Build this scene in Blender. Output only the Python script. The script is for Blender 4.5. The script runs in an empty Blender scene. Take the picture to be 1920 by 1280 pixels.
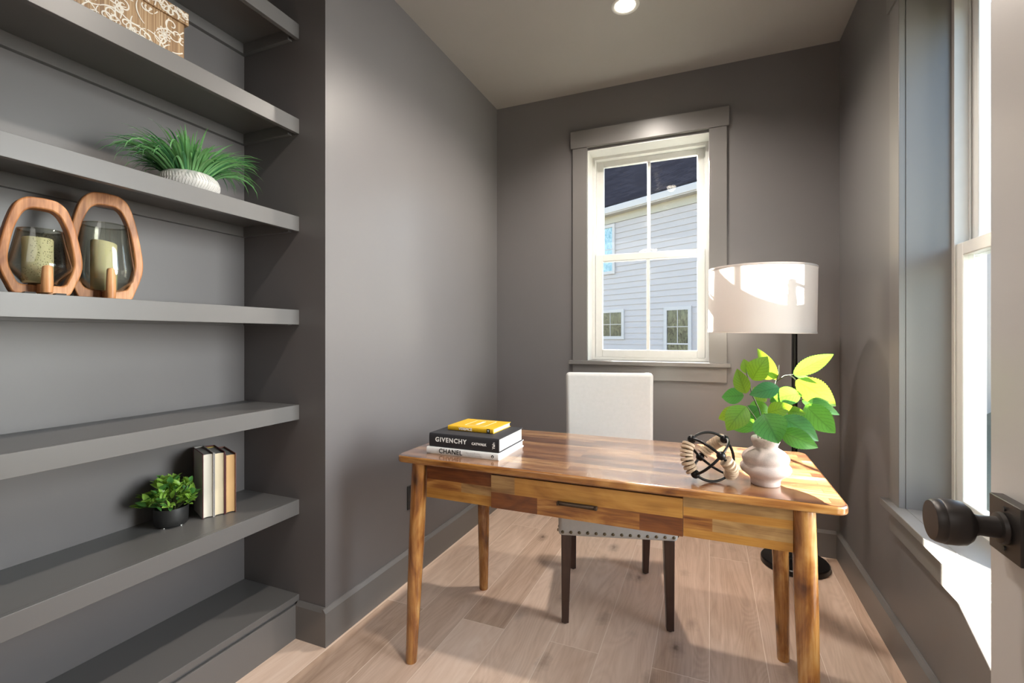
import bpy, bmesh, math, random
from mathutils import Vector, Matrix
random.seed(7)
C = bpy.context.scene
COL = C.collection
R = math.radians

# ------------------------------------------------------------------ camera
cam_d = bpy.data.cameras.new('camera')
cam = bpy.data.objects.new('camera', cam_d); COL.objects.link(cam)
cam.location = (0, 0, 1.18)
cam.rotation_euler = (R(90), 0, math.atan(370 / 890))
cam_d.sensor_width = 36; cam_d.lens = 36 * 890 / 1920
cam_d.shift_y = -11 / 1920
cam_d.clip_start = 0.02
C.camera = cam

# ------------------------------------------------------------------ colour management, sky, sun, large lights
C.view_settings.view_transform = 'Standard'
C.view_settings.look = 'None'
C.view_settings.exposure = 0.12
C.view_settings.gamma = 1
C.view_settings.use_curve_mapping = False
SUN = Vector((0.5, -1.0, -0.415 * 1.118))
W = bpy.data.worlds.new('world'); C.world = W; W.use_nodes = True
wn = W.node_tree.nodes; wl = W.node_tree.links
sky = wn.new('ShaderNodeTexSky'); sky.sky_type = 'NISHITA'
sky.sun_disc = False; sky.sun_elevation = R(24); sky.sun_rotation = R(-27); sky.altitude = 100
sky.air_density = 1.0; sky.dust_density = 2.0; sky.ozone_density = 1.0
wn['Background'].inputs['Strength'].default_value = 1.1
wl.new(sky.outputs[0], wn['Background'].inputs['Color'])

def lamp(name, kind, loc, direction, energy, color=(1, 1, 1), **kw):
    d = bpy.data.lights.new(name, kind); d.energy = energy; d.color = color
    for k, v in kw.items(): setattr(d, k, v)
    o = bpy.data.objects.new(name, d); COL.objects.link(o); o.location = loc
    o.rotation_euler = Vector(direction).to_track_quat('-Z', 'Y').to_euler()
    return o
lamp('sun', 'SUN', (-5, 10, 6), SUN, 175, (1.0, 0.93, 0.82), angle=R(0.5))
# unseen area light added as fill in the white hall behind the viewpoint
lamp('hall_fill_light', 'AREA', (-1.2, -1.9, 2.70), (0, 0, -1), 40, (1.0, 0.97, 0.93), shape='RECTANGLE', size=3.2, size_y=2.4)
# area lamp added outside the right-hand window to strengthen its daylight
lamp('right_window_fill', 'AREA', (4.4, 1.45, 2.05), (-1, 0.0, -0.12), 860, (1.0, 0.975, 0.965), shape='RECTANGLE', size=3.6, size_y=3.0)
# portals: guide the sampling of sky light through the two windows
p = lamp('portal_right', 'AREA', (0.92, 1.52, 1.46), (-1, 0, 0), 1, shape='RECTANGLE', size=1.1, size_y=1.8)
p.data.cycles.is_portal = True

# ------------------------------------------------------------------ helpers
class MB:
    def __init__(s): s.bm = bmesh.new()
    def box(s, a, b, mi=0):
        r = bmesh.ops.create_cube(s.bm, size=1)
        a, b = Vector(a), Vector(b)
        bmesh.ops.scale(s.bm, vec=(b - a), verts=r['verts'])
        bmesh.ops.translate(s.bm, vec=(a + b) / 2, verts=r['verts'])
        for f in {f for v in r['verts'] for f in v.link_faces}: f.material_index = mi
        return r['verts']
    def obox(s, c, size, mat):            # box of size at c, rotated by 3x3
        r = bmesh.ops.create_cube(s.bm, size=1)
        bmesh.ops.scale(s.bm, vec=size, verts=r['verts'])
        bmesh.ops.transform(s.bm, matrix=Matrix.Translation(c) @ mat.to_4x4(), verts=r['verts'])
        return r['verts']
    def cyl(s, p, q, r1, r2=None, n=24, mi=0, caps=True):
        r2 = r1 if r2 is None else r2
        p, q = Vector(p), Vector(q); d = q - p
        r = bmesh.ops.create_cone(s.bm, cap_ends=caps, segments=n, radius1=r1, radius2=r2, depth=d.length)
        M = Matrix.Translation((p + q) / 2) @ d.to_track_quat('Z', 'Y').to_matrix().to_4x4()
        bmesh.ops.transform(s.bm, matrix=M, verts=r['verts'])
        for f in {f for v in r['verts'] for f in v.link_faces}: f.material_index = mi
    def ball(s, c, r, u=16, v=12):
        q = bmesh.ops.create_uvsphere(s.bm, u_segments=u, v_segments=v, radius=r)
        bmesh.ops.translate(s.bm, vec=c, verts=q['verts'])
    def lathe(s, prof, n=40, c=(0, 0, 0), close=False, mi=0):
        c = Vector(c); rings = []
        for (r, z) in prof:
            if r < 1e-5: rings.append([s.bm.verts.new(c + Vector((0, 0, z)))])
            else: rings.append([s.bm.verts.new(c + Vector((r * math.cos(2 * math.pi * k / n), r * math.sin(2 * math.pi * k / n), z))) for k in range(n)])
        for a, b in zip(rings, rings[1:]):
            for k in range(n):
                k2 = (k + 1) % n
                vs = [a[k % len(a)], a[k2 % len(a)], b[k2 % len(b)], b[k % len(b)]]
                u = []
                for v in vs:
                    if v not in u: u.append(v)
                if len(u) > 2:
                    f = s.bm.faces.new(u); f.material_index = mi
    def prism(s, pts, z0, z1, axis='z', mi=0):   # extruded polygon
        def P(p, h):
            return {'z': (p[0], p[1], h), 'y': (p[0], h, p[1]), 'x': (h, p[0], p[1])}[axis]
        lo = [s.bm.verts.new(P(p, z0)) for p in pts]; hi = [s.bm.verts.new(P(p, z1)) for p in pts]
        n = len(pts)
        fs = [s.bm.faces.new(lo[::-1]), s.bm.faces.new(hi)]
        for k in range(n): fs.append(s.bm.faces.new((lo[k], lo[(k + 1) % n], hi[(k + 1) % n], hi[k])))
        for f in fs: f.material_index = mi
    def tube(s, pts, r, n=10, closed=False, mi=0, caps=True):
        pts = [Vector(p) for p in pts]; m = len(pts)
        rs = r if isinstance(r, (list, tuple)) else [r] * m
        rings = []; up = None
        for i in range(m):
            a = pts[(i - 1) % m] if (closed or i > 0) else pts[i]
            b = pts[(i + 1) % m] if (closed or i < m - 1) else pts[i]
            t = (b - a).normalized()
            if up is None:
                up = Vector((0, 0, 1)) if abs(t.z) < .9 else Vector((1, 0, 0))
            up = (up - t * up.dot(t)).normalized()
            w = t.cross(up)
            rings.append([s.bm.verts.new(pts[i] + (up * math.cos(2 * math.pi * k / n) + w * math.sin(2 * math.pi * k / n)) * rs[i]) for k in range(n)])
        L = m if closed else m - 1
        for i in range(L):
            a, b = rings[i], rings[(i + 1) % m]
            for k in range(n):
                f = s.bm.faces.new((a[k], a[(k + 1) % n], b[(k + 1) % n], b[k])); f.material_index = mi
        if not closed and caps:
            s.bm.faces.new(rings[0][::-1]); s.bm.faces.new(rings[-1])
    def build(s, name, mats, parent=None, loc=(0, 0, 0), rot=(0, 0, 0), smooth=None, bevel=0, seg=2, recalc=True):
        if recalc: bmesh.ops.recalc_face_normals(s.bm, faces=s.bm.faces)
        me = bpy.data.meshes.new(name); s.bm.to_mesh(me); s.bm.free()
        o = bpy.data.objects.new(name, me); COL.objects.link(o)
        for m in (mats if isinstance(mats, (list, tuple)) else [mats]): me.materials.append(m)
        o.location = loc; o.rotation_euler = rot
        if parent: o.parent = parent
        if bevel:
            md = o.modifiers.new('bevel', 'BEVEL'); md.width = bevel; md.segments = seg; md.limit_method = 'ANGLE'; md.angle_limit = R(40)
        if smooth is not None or bevel:
            for p_ in me.polygons: p_.use_smooth = True
            if hasattr(me, 'set_sharp_from_angle'): me.set_sharp_from_angle(angle=R(smooth if smooth is not None else 40))
        return o

def thing(name, label, cat, loc=(0, 0, 0), rz=0, group=None):
    o = bpy.data.objects.new(name, None); COL.objects.link(o); o.empty_display_size = .05
    o.location = loc; o.rotation_euler = (0, 0, rz)
    o['label'] = label; o['category'] = cat
    if group: o['group'] = group
    return o
def tag(o, label, cat, group=None):
    o['label'] = label; o['category'] = cat
    if group: o['group'] = group
    return o
def struct(o, label=None, cat=None):
    o['kind'] = 'structure'
    if label: o['label'] = label
    if cat: o['category'] = cat
    return o
def rounded(hx, hy, r, n=6):
    pts = []
    for (sx, sy, a0) in ((1, 1, 0), (-1, 1, 90), (-1, -1, 180), (1, -1, 270)):
        for k in range(n + 1):
            a = R(a0 + 90 * k / n)
            pts.append((sx * (hx - r) + r * math.cos(a), sy * (hy - r) + r * math.sin(a)))
    return pts
def text(name, body, size, mat, parent, loc, rot, extrude=.0004, bold=0.0, align='LEFT', space=1.0):
    cu = bpy.data.curves.new(name, 'FONT'); cu.body = body; cu.size = size; cu.extrude = extrude
    cu.offset = bold; cu.align_x = align; cu.align_y = 'CENTER'; cu.space_character = space
    tmp = bpy.data.objects.new(name + '_source', cu); COL.objects.link(tmp)
    dg = bpy.context.evaluated_depsgraph_get()
    me = bpy.data.meshes.new_from_object(tmp.evaluated_get(dg)); bpy.data.objects.remove(tmp); bpy.data.curves.remove(cu)
    me.name = name; me.materials.clear(); me.materials.append(mat)
    o = bpy.data.objects.new(name, me); COL.objects.link(o); o.parent = parent; o.location = loc; o.rotation_euler = rot
    return o

# ------------------------------------------------------------------ materials
class NT:
    def __init__(s, name):
        s.m = bpy.data.materials.new(name); s.m.use_nodes = True
        s.n = s.m.node_tree.nodes; s.l = s.m.node_tree.links
        s.b = s.n['Principled BSDF']; s.out = s.n['Material Output']
    def node(s, t, **kw):
        q = s.n.new(t)
        for k, v in kw.items(): setattr(q, k, v)
        return q
    def link(s, a, b): s.l.new(a, b)
    def coords(s, kind='Object', scale=(1, 1, 1), swizzle=None):
        tc = s.node('ShaderNodeTexCoord'); o = tc.outputs[kind]
        if swizzle:
            sp = s.node('ShaderNodeSeparateXYZ'); s.link(o, sp.inputs[0])
            cb = s.node('ShaderNodeCombineXYZ')
            for i, ch in enumerate(swizzle): s.link(sp.outputs[ch], cb.inputs[i])
            o = cb.outputs[0]
        mp = s.node('ShaderNodeMapping'); mp.inputs['Scale'].default_value = scale
        s.link(o, mp.inputs['Vector'])
        return mp.outputs[0]
    def noise(s, v, scale, detail=3, rough=.5, dist=0):
        q = s.node('ShaderNodeTexNoise'); q.inputs['Scale'].default_value = scale; q.inputs['Detail'].default_value = detail
        q.inputs['Roughness'].default_value = rough; q.inputs['Distortion'].default_value = dist
        s.link(v, q.inputs['Vector']); return q.outputs['Fac']
    def ramp(s, f, stops, interp='LINEAR'):
        q = s.node('ShaderNodeValToRGB'); cr = q.color_ramp; cr.interpolation = interp
        while len(cr.elements) < len(stops): cr.elements.new(.5)
        for e, (p_, c) in zip(cr.elements, stops): e.position = p_; e.color = (*c, 1) if len(c) == 3 else c
        s.link(f, q.inputs[0]); return q.outputs[0]
    def math(s, op, a, b=0.0, c=None):
        q = s.node('ShaderNodeMath', operation=op)
        for i, x in enumerate((a, b, c)):
            if x is None: continue
            if isinstance(x, (int, float)): q.inputs[i].default_value = x
            else: s.link(x, q.inputs[i])
        return q.outputs[0]
    def mix(s, f, a, b, blend='MIX'):
        q = s.node('ShaderNodeMix', data_type='RGBA', blend_type=blend)
        for sock, x in ((q.inputs[0], f), (q.inputs[6], a), (q.inputs[7], b)):
            if isinstance(x, (int, float)): sock.default_value = x
            elif isinstance(x, tuple): sock.default_value = (*x, 1) if len(x) == 3 else x
            else: s.link(x, sock)
        return q.outputs[2]
    def bump(s, h, strength=.2, dist=.001):
        q = s.node('ShaderNodeBump'); q.inputs['Strength'].default_value = strength; q.inputs['Distance'].default_value = dist
        s.link(h, q.inputs['Height']); s.link(q.outputs[0], s.b.inputs['Normal'])
    def set(s, **kw):
        for k, v in kw.items():
            i = s.b.inputs[k.replace('_', ' ')]
            if hasattr(v, 'is_linked') or hasattr(v, 'links'): s.link(v, i)
            else: i.default_value = (*v, 1) if isinstance(v, tuple) and len(v) == 3 and i.type == 'RGBA' else v
        return s

def paint(name, col, rough=.4, tex=.12, scale=350, var=.06, spec=.5):
    t = NT(name); v = t.coords()
    n = t.noise(v, 2.5, 3)
    c = t.mix(n, tuple(x * (1 - var) for x in col), tuple(min(1, x * (1 + var)) for x in col))
    t.set(Base_Color=c, Roughness=rough, Specular_IOR_Level=spec)
    t.bump(t.noise(v, scale, 2), tex, .0006)
    return t.m
def plain(name, col, rough=.5, metal=0, spec=.5, var=.04, scale=30):
    t = NT(name); v = t.coords(); n = t.noise(v, scale, 2)
    t.set(Base_Color=t.mix(n, tuple(x * (1 - var) for x in col), tuple(min(1, x * (1 + var)) for x in col)), Roughness=rough, Metallic=metal, Specular_IOR_Level=spec)
    return t.m

GREY = (.128, .121, .122)
M_wall = paint('grey_wall_paint', GREY, .40)
M_trim = paint('grey_trim_paint', (.142, .135, .131), .34, .03, 200)
M_shelf = paint('grey_shelf_paint', (.122, .118, .116), .36, .04, 220)
M_door = paint('grey_door_paint', (.46, .435, .42), .36, .05, 150)
M_white = paint('white_wall_paint', (.80, .79, .76), .5)
M_vinyl = plain('white_vinyl', (.60, .605, .59), .35)
M_black = plain('black_metal', (.012, .011, .011), .30, .6)
M_blackmatte = plain('matte_black', (.015, .015, .015), .55)
M_bronze = plain('dark_bronze', (.035, .030, .028), .42, .5)
M_chrome = plain('silver_metal', (.6, .6, .58), .25, 1)
M_brass = plain('antique_brass', (.16, .13, .085), .32, .9)

def glass_thin(name, tint, rmin=.0, dirt=0):
    t = NT(name)
    tr = t.node('ShaderNodeBsdfTransparent'); tr.inputs[0].default_value = (*tint, 1)
    gl = t.node('ShaderNodeBsdfGlossy'); gl.inputs['Roughness'].default_value = .02
    lw = t.node('ShaderNodeLayerWeight'); lw.inputs[0].default_value = .5
    fr = t.math('MULTIPLY_ADD', t.math('POWER', lw.outputs['Facing'], 5.0), .60, .022)
    mx = t.node('ShaderNodeMixShader')
    f = t.math('ADD', fr, rmin)
    t.link(f, mx.inputs[0]); t.link(tr.outputs[0], mx.inputs[1]); t.link(gl.outputs[0], mx.inputs[2])
    o = mx.outputs[0]
    if dirt:
        v = t.coords('Object'); n = t.noise(v, 6, 5, .7); n2 = t.noise(v, 90, 3, .7)
        m = t.math('MULTIPLY', t.ramp(n, [(.56, (0, 0, 0)), (.8, (1, 1, 1))]), t.ramp(n2, [(.52, (0, 0, 0)), (.72, (1, 1, 1))]))
        df = t.node('ShaderNodeBsdfDiffuse'); df.inputs[0].default_value = (.8, .8, .8, 1)
        m2 = t.node('ShaderNodeMixShader'); t.link(t.math('MULTIPLY', m, dirt), m2.inputs[0]); t.link(o, m2.inputs[1]); t.link(df.outputs[0], m2.inputs[2]); o = m2.outputs[0]
    t.link(o, t.out.inputs['Surface'])
    return t.m
M_pane = glass_thin('window_glass', (.93, .95, .94))
M_pane_dusty = glass_thin('dusty_window_glass', (.93, .95, .94), dirt=.28)
def smoky(name, bubbles):
    t = NT(name)
    v = t.coords(); vo = t.node('ShaderNodeTexVoronoi'); vo.inputs['Scale'].default_value = 190; t.link(v, vo.inputs['Vector'])
    n = t.noise(v, 9, 2)
    spot = t.math('MULTIPLY', t.math('LESS_THAN', vo.outputs['Distance'], .22), t.math('GREATER_THAN', n, .5 if bubbles else .62))
    lf = t.node('ShaderNodeLayerWeight'); lf.inputs[0].default_value = .5
    tint = t.mix(t.math('POWER', lf.outputs['Facing'], 2.2), t.mix(spot, (.86, .865, .83), (.42, .42, .38)), (.22, .225, .20))
    tr = t.node('ShaderNodeBsdfTransparent'); t.link(tint, tr.inputs[0])
    gl = t.node('ShaderNodeBsdfGlossy'); gl.inputs['Roughness'].default_value = .04
    lw = t.node('ShaderNodeLayerWeight'); lw.inputs[0].default_value = .5
    fr = t.math('MULTIPLY_ADD', t.math('POWER', lw.outputs['Facing'], 3.0), .6, .06)
    mx = t.node('ShaderNodeMixShader'); t.link(fr, mx.inputs[0]); t.link(tr.outputs[0], mx.inputs[1]); t.link(gl.outputs[0], mx.inputs[2])
    t.link(mx.outputs[0], t.out.inputs['Surface']); return t.m
M_smoke1 = smoky('seeded_smoky_glass', True); M_smoke2 = smoky('smoky_glass', False)

def wood_planks(name, swz, bw, rh, stops, rough=.28, seed=0.0, coat=.25, grain=1.0, mortar=.0006, vary=.6, across=30.0):
    t = NT(name); v = t.coords('Object', swizzle=swz)
    off = t.node('ShaderNodeVectorMath', operation='ADD'); t.link(v, off.inputs[0]); off.inputs[1].default_value = (seed * 3.1, seed * 1.7, 0); v = off.outputs[0]
    br = t.node('ShaderNodeTexBrick'); br.offset = .37; br.offset_frequency = 2
    br.inputs['Color1'].default_value = (0, 0, 0, 1); br.inputs['Color2'].default_value = (1, 1, 1, 1); br.inputs['Mortar'].default_value = (.4, .4, .4, 1)
    br.inputs['Scale'].default_value = 1; br.inputs['Mortar Size'].default_value = mortar; br.inputs['Brick Width'].default_value = bw; br.inputs['Row Height'].default_value = rh
    t.link(v, br.inputs['Vector'])
    val = br.outputs['Color']
    # every board gets its own stretch of grain
    sh = t.node('ShaderNodeVectorMath', operation='MULTIPLY_ADD'); t.link(val, sh.inputs[0]); sh.inputs[1].default_value = (7, 5, 3); t.link(v, sh.inputs[2])
    def stretched(sx, sy, detail, rough_, dist):
        mp = t.node('ShaderNodeMapping'); mp.inputs['Scale'].default_value = (sx, sy, sy); t.link(sh.outputs[0], mp.inputs[0])
        return t.noise(mp.outputs[0], 1.0, detail, rough_, dist)
    g1 = stretched(5.0, 170, 5, .7, .4)             # fine pores
    g2 = stretched(2.4, across, 7, .68, 1.2)        # growth-ring streaks
    g3 = stretched(3.5, 10, 3, .5, 2.2)             # broad heartwood / sapwood figure
    f = t.math('ADD', t.math('MULTIPLY', t.math('SUBTRACT', val, .5), vary), t.math('ADD', t.math('MULTIPLY', t.math('SUBTRACT', g1, .5), .42 * grain), t.math('ADD', t.math('MULTIPLY', t.math('SUBTRACT', g2, .5), .85 * grain), t.math('MULTIPLY', t.math('SUBTRACT', g3, .5), .95 * grain))))
    col = t.ramp(t.math('ADD', f, .52), stops)
    vo = t.node('ShaderNodeTexVoronoi'); vo.inputs['Scale'].default_value = 1; mk = t.node('ShaderNodeMapping'); mk.inputs['Scale'].default_value = (4.5, 10, 10); t.link(sh.outputs[0], mk.inputs[0]); t.link(mk.outputs[0], vo.inputs['Vector'])
    kd = t.math('ADD', vo.outputs['Distance'], t.math('MULTIPLY', t.math('SUBTRACT', g1, .5), .12))
    kn = t.math('MULTIPLY', t.ramp(kd, [(.03, (1, 1, 1)), (.09, (.45, .45, .45)), (.20, (0, 0, 0))]), t.math('GREATER_THAN', vo.outputs['Color'], .55))
    col = t.mix(t.math('MULTIPLY', kn, .8), col, tuple(x * .8 for x in stops[0][1]))
    col = t.mix(t.math('MULTIPLY', br.outputs['Fac'], .75), col, tuple(x * .6 for x in stops[0][1]))
    t.set(Base_Color=col, Roughness=rough, Coat_Weight=coat, Coat_Roughness=.13, Coat_IOR=1.7)
    t.bump(g1, .06, .001)
    return t.m
ACACIA = [(0.0, (.030, .009, .003)), (.20, (.105, .032, .008)), (.42, (.26, .095, .020)), (.62, (.41, .185, .045)), (.85, (.54, .30, .10)), (1, (.62, .40, .17))]
ACTOP = [(0.0, (.035, .011, .006)), (.25, (.095, .032, .014)), (.5, (.19, .075, .030)), (.75, (.32, .155, .062)), (1, (.48, .29, .13))]
M_top = wood_planks('acacia_tabletop', 'XYZ', .52, .041, ACTOP, .24, 1.3, 1.0)
M_apron = wood_planks('acacia_apron', 'XZY', .33, .040, ACACIA, .30, 2.2, .25)
def tone(a, k): return [(p, tuple(min(1, x * k) for x in c)) for p, c in a]
AMBER = [(0, (.16, .055, .010)), (.35, (.36, .155, .026)), (.65, (.50, .25, .052)), (1, (.62, .36, .10))]
REDB = [(0, (.040, .010, .003)), (.4, (.125, .034, .007)), (.7, (.22, .070, .014)), (1, (.34, .13, .03))]
TAN = [(0, (.10, .045, .016)), (.35, (.27, .145, .055)), (.65, (.40, .24, .095)), (1, (.50, .33, .15))]
FRONTS = [wood_planks('amber_acacia', 'XZY', 40, 7, AMBER, .30, .7, .3, .9, vary=0, across=40), wood_planks('red_brown_acacia', 'XZY', 40, 7, REDB, .30, 2.1, .3, 1.0, vary=0, across=40),
          wood_planks('streaked_acacia', 'XZY', 40, 7, ACACIA, .30, 3.4, .3, 1.25, vary=0, across=34), wood_planks('tan_acacia', 'XZY', 40, 7, TAN, .32, 4.6, .25, 1.2, vary=0, across=36)]
def blocks(mb, x0, x1, y0, y1, rows):
    for (za, zb, cuts) in rows:
        xs = x0
        for (k, mi) in cuts:
            xe = x0 + (x1 - x0) * k; mb.box((xs, y0, za), (xe, y1, zb), mi); xs = xe
M_leg = wood_planks('acacia_leg', 'ZXY', 40.0, 7.0, ACACIA, .26, .4, .4, 1.15, vary=0, across=26)
M_lantern = wood_planks('lantern_wood', 'ZYX', 40.0, 7.0, [(0, (.07, .022, .008)), (.3, (.27, .10, .032)), (.6, (.48, .21, .08)), (1, (.66, .38, .18))], .42, 1.1, 0, 1.35, vary=0, across=48)

def oak_floor():
    t = NT('pale_oak_floor'); v = t.coords('Object', swizzle='YXZ')
    br = t.node('ShaderNodeTexBrick'); br.offset = .43; br.offset_frequency = 2
    br.inputs['Color1'].default_value = (0, 0, 0, 1); br.inputs['Color2'].default_value = (1, 1, 1, 1); br.inputs['Mortar'].default_value = (.5, .5, .5, 1)
    br.inputs['Scale'].default_value = 1; br.inputs['Mortar Size'].default_value = .0014; br.inputs['Brick Width'].default_value = 1.75; br.inputs['Row Height'].default_value = .19
    t.link(v, br.inputs['Vector']); val = br.outputs['Color']
    sh = t.node('ShaderNodeVectorMath', operation='MULTIPLY_ADD'); t.link(val, sh.inputs[0]); sh.inputs[1].default_value = (9, 4, 0); t.link(v, sh.inputs[2])
    def stretched(sx, sy, detail, rough_, dist):
        mp = t.node('ShaderNodeMapping'); mp.inputs['Scale'].default_value = (sx, sy, sy); t.link(sh.outputs[0], mp.inputs[0])
        return t.noise(mp.outputs[0], 1.0, detail, rough_, dist)
    g1 = stretched(7, 150, 4, .6, .4); g2 = stretched(1.6, 16, 4, .55, 1.5)
    cn = stretched(.9, 5.5, 2, .45, .6)             # cathedral rings follow the contours of a slow noise
    rings = t.math('ABSOLUTE', t.math('SUBTRACT', t.math('FRACT', t.math('MULTIPLY', cn, 26.0)), .5))
    f = t.math('ADD', t.math('MULTIPLY', t.math('SUBTRACT', val, .5), .42), t.math('ADD', t.math('MULTIPLY', t.math('SUBTRACT', g1, .5), .22), t.math('ADD', t.math('MULTIPLY', t.math('SUBTRACT', g2, .5), .75), t.math('MULTIPLY', t.math('SUBTRACT', rings, .25), .22))))
    col = t.ramp(t.math('ADD', f, .52), [(0, (.34, .22, .15)), (.35, (.54, .385, .29)), (.65, (.68, .515, .41)), (1, (.78, .63, .53))])
    vo = t.node('ShaderNodeTexVoronoi'); vo.inputs['Scale'].default_value = 1; mp3 = t.node('ShaderNodeMapping'); mp3.inputs['Scale'].default_value = (3.4, 6.4, 1); t.link(v, mp3.inputs[0]); t.link(mp3.outputs[0], vo.inputs['Vector'])
    d2 = t.math('ADD', vo.outputs['Distance'], t.math('MULTIPLY', t.math('SUBTRACT', t.noise(v, 30, 4, .6), .5), .22))
    k = t.ramp(d2, [(.015, (1, 1, 1)), (.075, (.42, .42, .42)), (.24, (0, 0, 0))])
    rnd = t.math('GREATER_THAN', vo.outputs['Color'], .22)
    col = t.mix(t.math('MULTIPLY', t.math('MULTIPLY', k, rnd), .88), col, (.10, .055, .035))
    col = t.mix(t.math('MULTIPLY', br.outputs['Fac'], .8), col, (.80, .68, .58))
    t.set(Base_Color=col, Roughness=.38, Specular_IOR_Level=.45); t.bump(g1, .06, .001)
    return t.m
M_floor = oak_floor()

def fabric(name, col, scale=900, rough=.9):
    t = NT(name); v = t.coords(); n = t.noise(v, scale, 2); n2 = t.noise(v, 60, 3)
    t.set(Base_Color=t.mix(t.math('MULTIPLY', t.math('ADD', n, n2), .5), tuple(x * .86 for x in col), tuple(min(1, x * 1.1) for x in col)), Roughness=rough, Sheen_Weight=.2, Specular_IOR_Level=.2)
    t.bump(n, .25, .0008); return t.m
M_linen = fabric('pale_linen', (.46, .45, .435))
M_darkwood = wood_planks('espresso_wood', 'ZXY', 2, .3, [(0, (.022, .010, .007)), (.5, (.05, .022, .015)), (1, (.085, .04, .026))], .3, .7, .2)

def shade_mat():
    t = NT('white_shade_fabric'); v = t.coords(); n = t.noise(v, 700, 2)
    t.set(Base_Color=t.mix(n, (.50, .465, .45), (.56, .525, .51)), Roughness=.9)
    tl = t.node('ShaderNodeBsdfTranslucent'); tl.inputs[0].default_value = (.80, .70, .65, 1)
    mx = t.node('ShaderNodeMixShader'); mx.inputs[0].default_value = .12
    t.link(t.b.outputs[0], mx.inputs[1]); t.link(tl.outputs[0], mx.inputs[2]); t.link(mx.outputs[0], t.out.inputs['Surface'])
    t.bump(n, .1, .0005); return t.m
M_shade = shade_mat()

def leaf_mat(name, dark, light, trans, vein=.36, tw=.26, rough=.38):
    t = NT(name); tc = t.node('ShaderNodeTexCoord'); sp = t.node('ShaderNodeSeparateXYZ'); t.link(tc.outputs['UV'], sp.inputs[0])
    ax = t.math('ABSOLUTE', t.math('SUBTRACT', sp.outputs[0], .5))
    mid = t.math('LESS_THAN', ax, .03)
    ph = t.math('SUBTRACT', t.math('MULTIPLY', sp.outputs[1], 8.0), t.math('MULTIPLY', ax, 5.0))
    side = t.math('LESS_THAN', t.math('ABSOLUTE', t.math('SUBTRACT', t.math('FRACT', ph), .5)), .085)
    vf = t.math('MULTIPLY', t.math('MAXIMUM', mid, side), vein)
    n = t.noise(t.coords('Object'), 40, 3)
    base = t.mix(t.math('ADD', t.math('MULTIPLY', n, .7), t.math('MULTIPLY', ax, .5)), dark, light)
    base = t.mix(vf, base, tuple(x * .55 for x in dark))
    t.set(Base_Color=base, Roughness=rough, Specular_IOR_Level=.45)
    tl = t.node('ShaderNodeBsdfTranslucent'); t.link(t.mix(vf, trans, tuple(x * .30 for x in trans)), tl.inputs[0])
    mx = t.node('ShaderNodeMixShader'); mx.inputs[0].default_value = tw
    t.link(t.b.outputs[0], mx.inputs[1]); t.link(tl.outputs[0], mx.inputs[2]); t.link(mx.outputs[0], t.out.inputs['Surface'])
    return t.m
M_leafA = leaf_mat('hydrangea_leaf', (.018, .105, .026), (.055, .22, .055), (.13, .33, .025))
M_leafB = leaf_mat('lime_leaf', (.045, .15, .016), (.105, .24, .032), (.24, .36, .02))
M_leafC = leaf_mat('deep_green_leaf', (.010, .075, .032), (.03, .14, .06), (.08, .26, .03))
M_leafS = leaf_mat('small_plant_leaf', (.20, .42, .05), (.42, .66, .13), (.5, .7, .1), .2, .3)
M_leafS2 = leaf_mat('small_plant_dark_leaf', (.05, .18, .04), (.13, .34, .08), (.2, .4, .06), .2, .25)
M_grass = leaf_mat('grass_blade', (.07, .29, .09), (.34, .64, .28), (.2, .5, .14), .35, .25, .42)
M_grass2 = leaf_mat('dark_grass_blade', (.025, .13, .05), (.10, .32, .13), (.1, .36, .1), .3, .2, .42)
M_stem = plain('green_brown_stem', (.05, .06, .018), .6)

# ------------------------------------------------------------------ room shell
XL, XR, YB, ZC = -1.355, 0.638, 2.99, 2.742
NX, NY = -1.793, 1.401                      # alcove back plane and alcove end plane
m = MB(); m.box((-3.2, -3.7, -.08), (.82, 3.2, 0)); struct(m.build('floor', M_floor))
m = MB(); m.box((-3.2, -3.7, ZC), (.82, 3.2, ZC + .1)); struct(m.build('ceiling', paint('grey_ceiling_paint', (.30, .285, .27), .40)))
m = MB(); m.box((-1.95, NY, 0), (XL, 3.19, ZC)); struct(m.build('wall_left', M_wall))
m = MB(); m.box((-1.95, -.14, 0), (NX, NY, ZC)); struct(m.build('wall_alcove', M_wall))
m = MB(); m.box((NX, -.14, 0), (XL, 0, ZC)); struct(m.build('wall_alcove_end', M_wall))
# back wall with window hole
BW = dict(x0=-.72, x1=0.0, z0=1.022, z1=2.362)
m = MB()
m.box((XL, YB, 0), (BW['x0'], 3.19, ZC)); m.box((BW['x1'], YB, 0), (XR + .18, 3.19, ZC))
m.box((BW['x0'], YB, 0), (BW['x1'], 3.19, BW['z0'] - .024)); m.box((BW['x0'], YB, BW['z1']), (BW['x1'], 3.19, ZC))
struct(m.build('wall_back', M_wall))
RW = dict(y0=.975, y1=2.075, z0=.572, z1=2.362)
m = MB()
m.box((XR, -.14, 0), (XR + .18, RW['y0'], ZC)); m.box((XR, RW['y1'], 0), (XR + .18, YB, ZC))
m.box((XR, RW['y0'], 0), (XR + .18, RW['y1'], RW['z0'] - .024)); m.box((XR, RW['y0'], RW['z1']), (XR + .18, RW['y1'], ZC))
struct(m.build('wall_right', M_wall))
# front wall: only a return beside the door and a header over the wide opening
m = MB(); m.box((.385, -.14, 0), (XR, -.01, ZC)); m.box((XL, -.14, 2.45), (.385, -.01, ZC)); struct(m.build('wall_front', M_wall))
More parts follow.
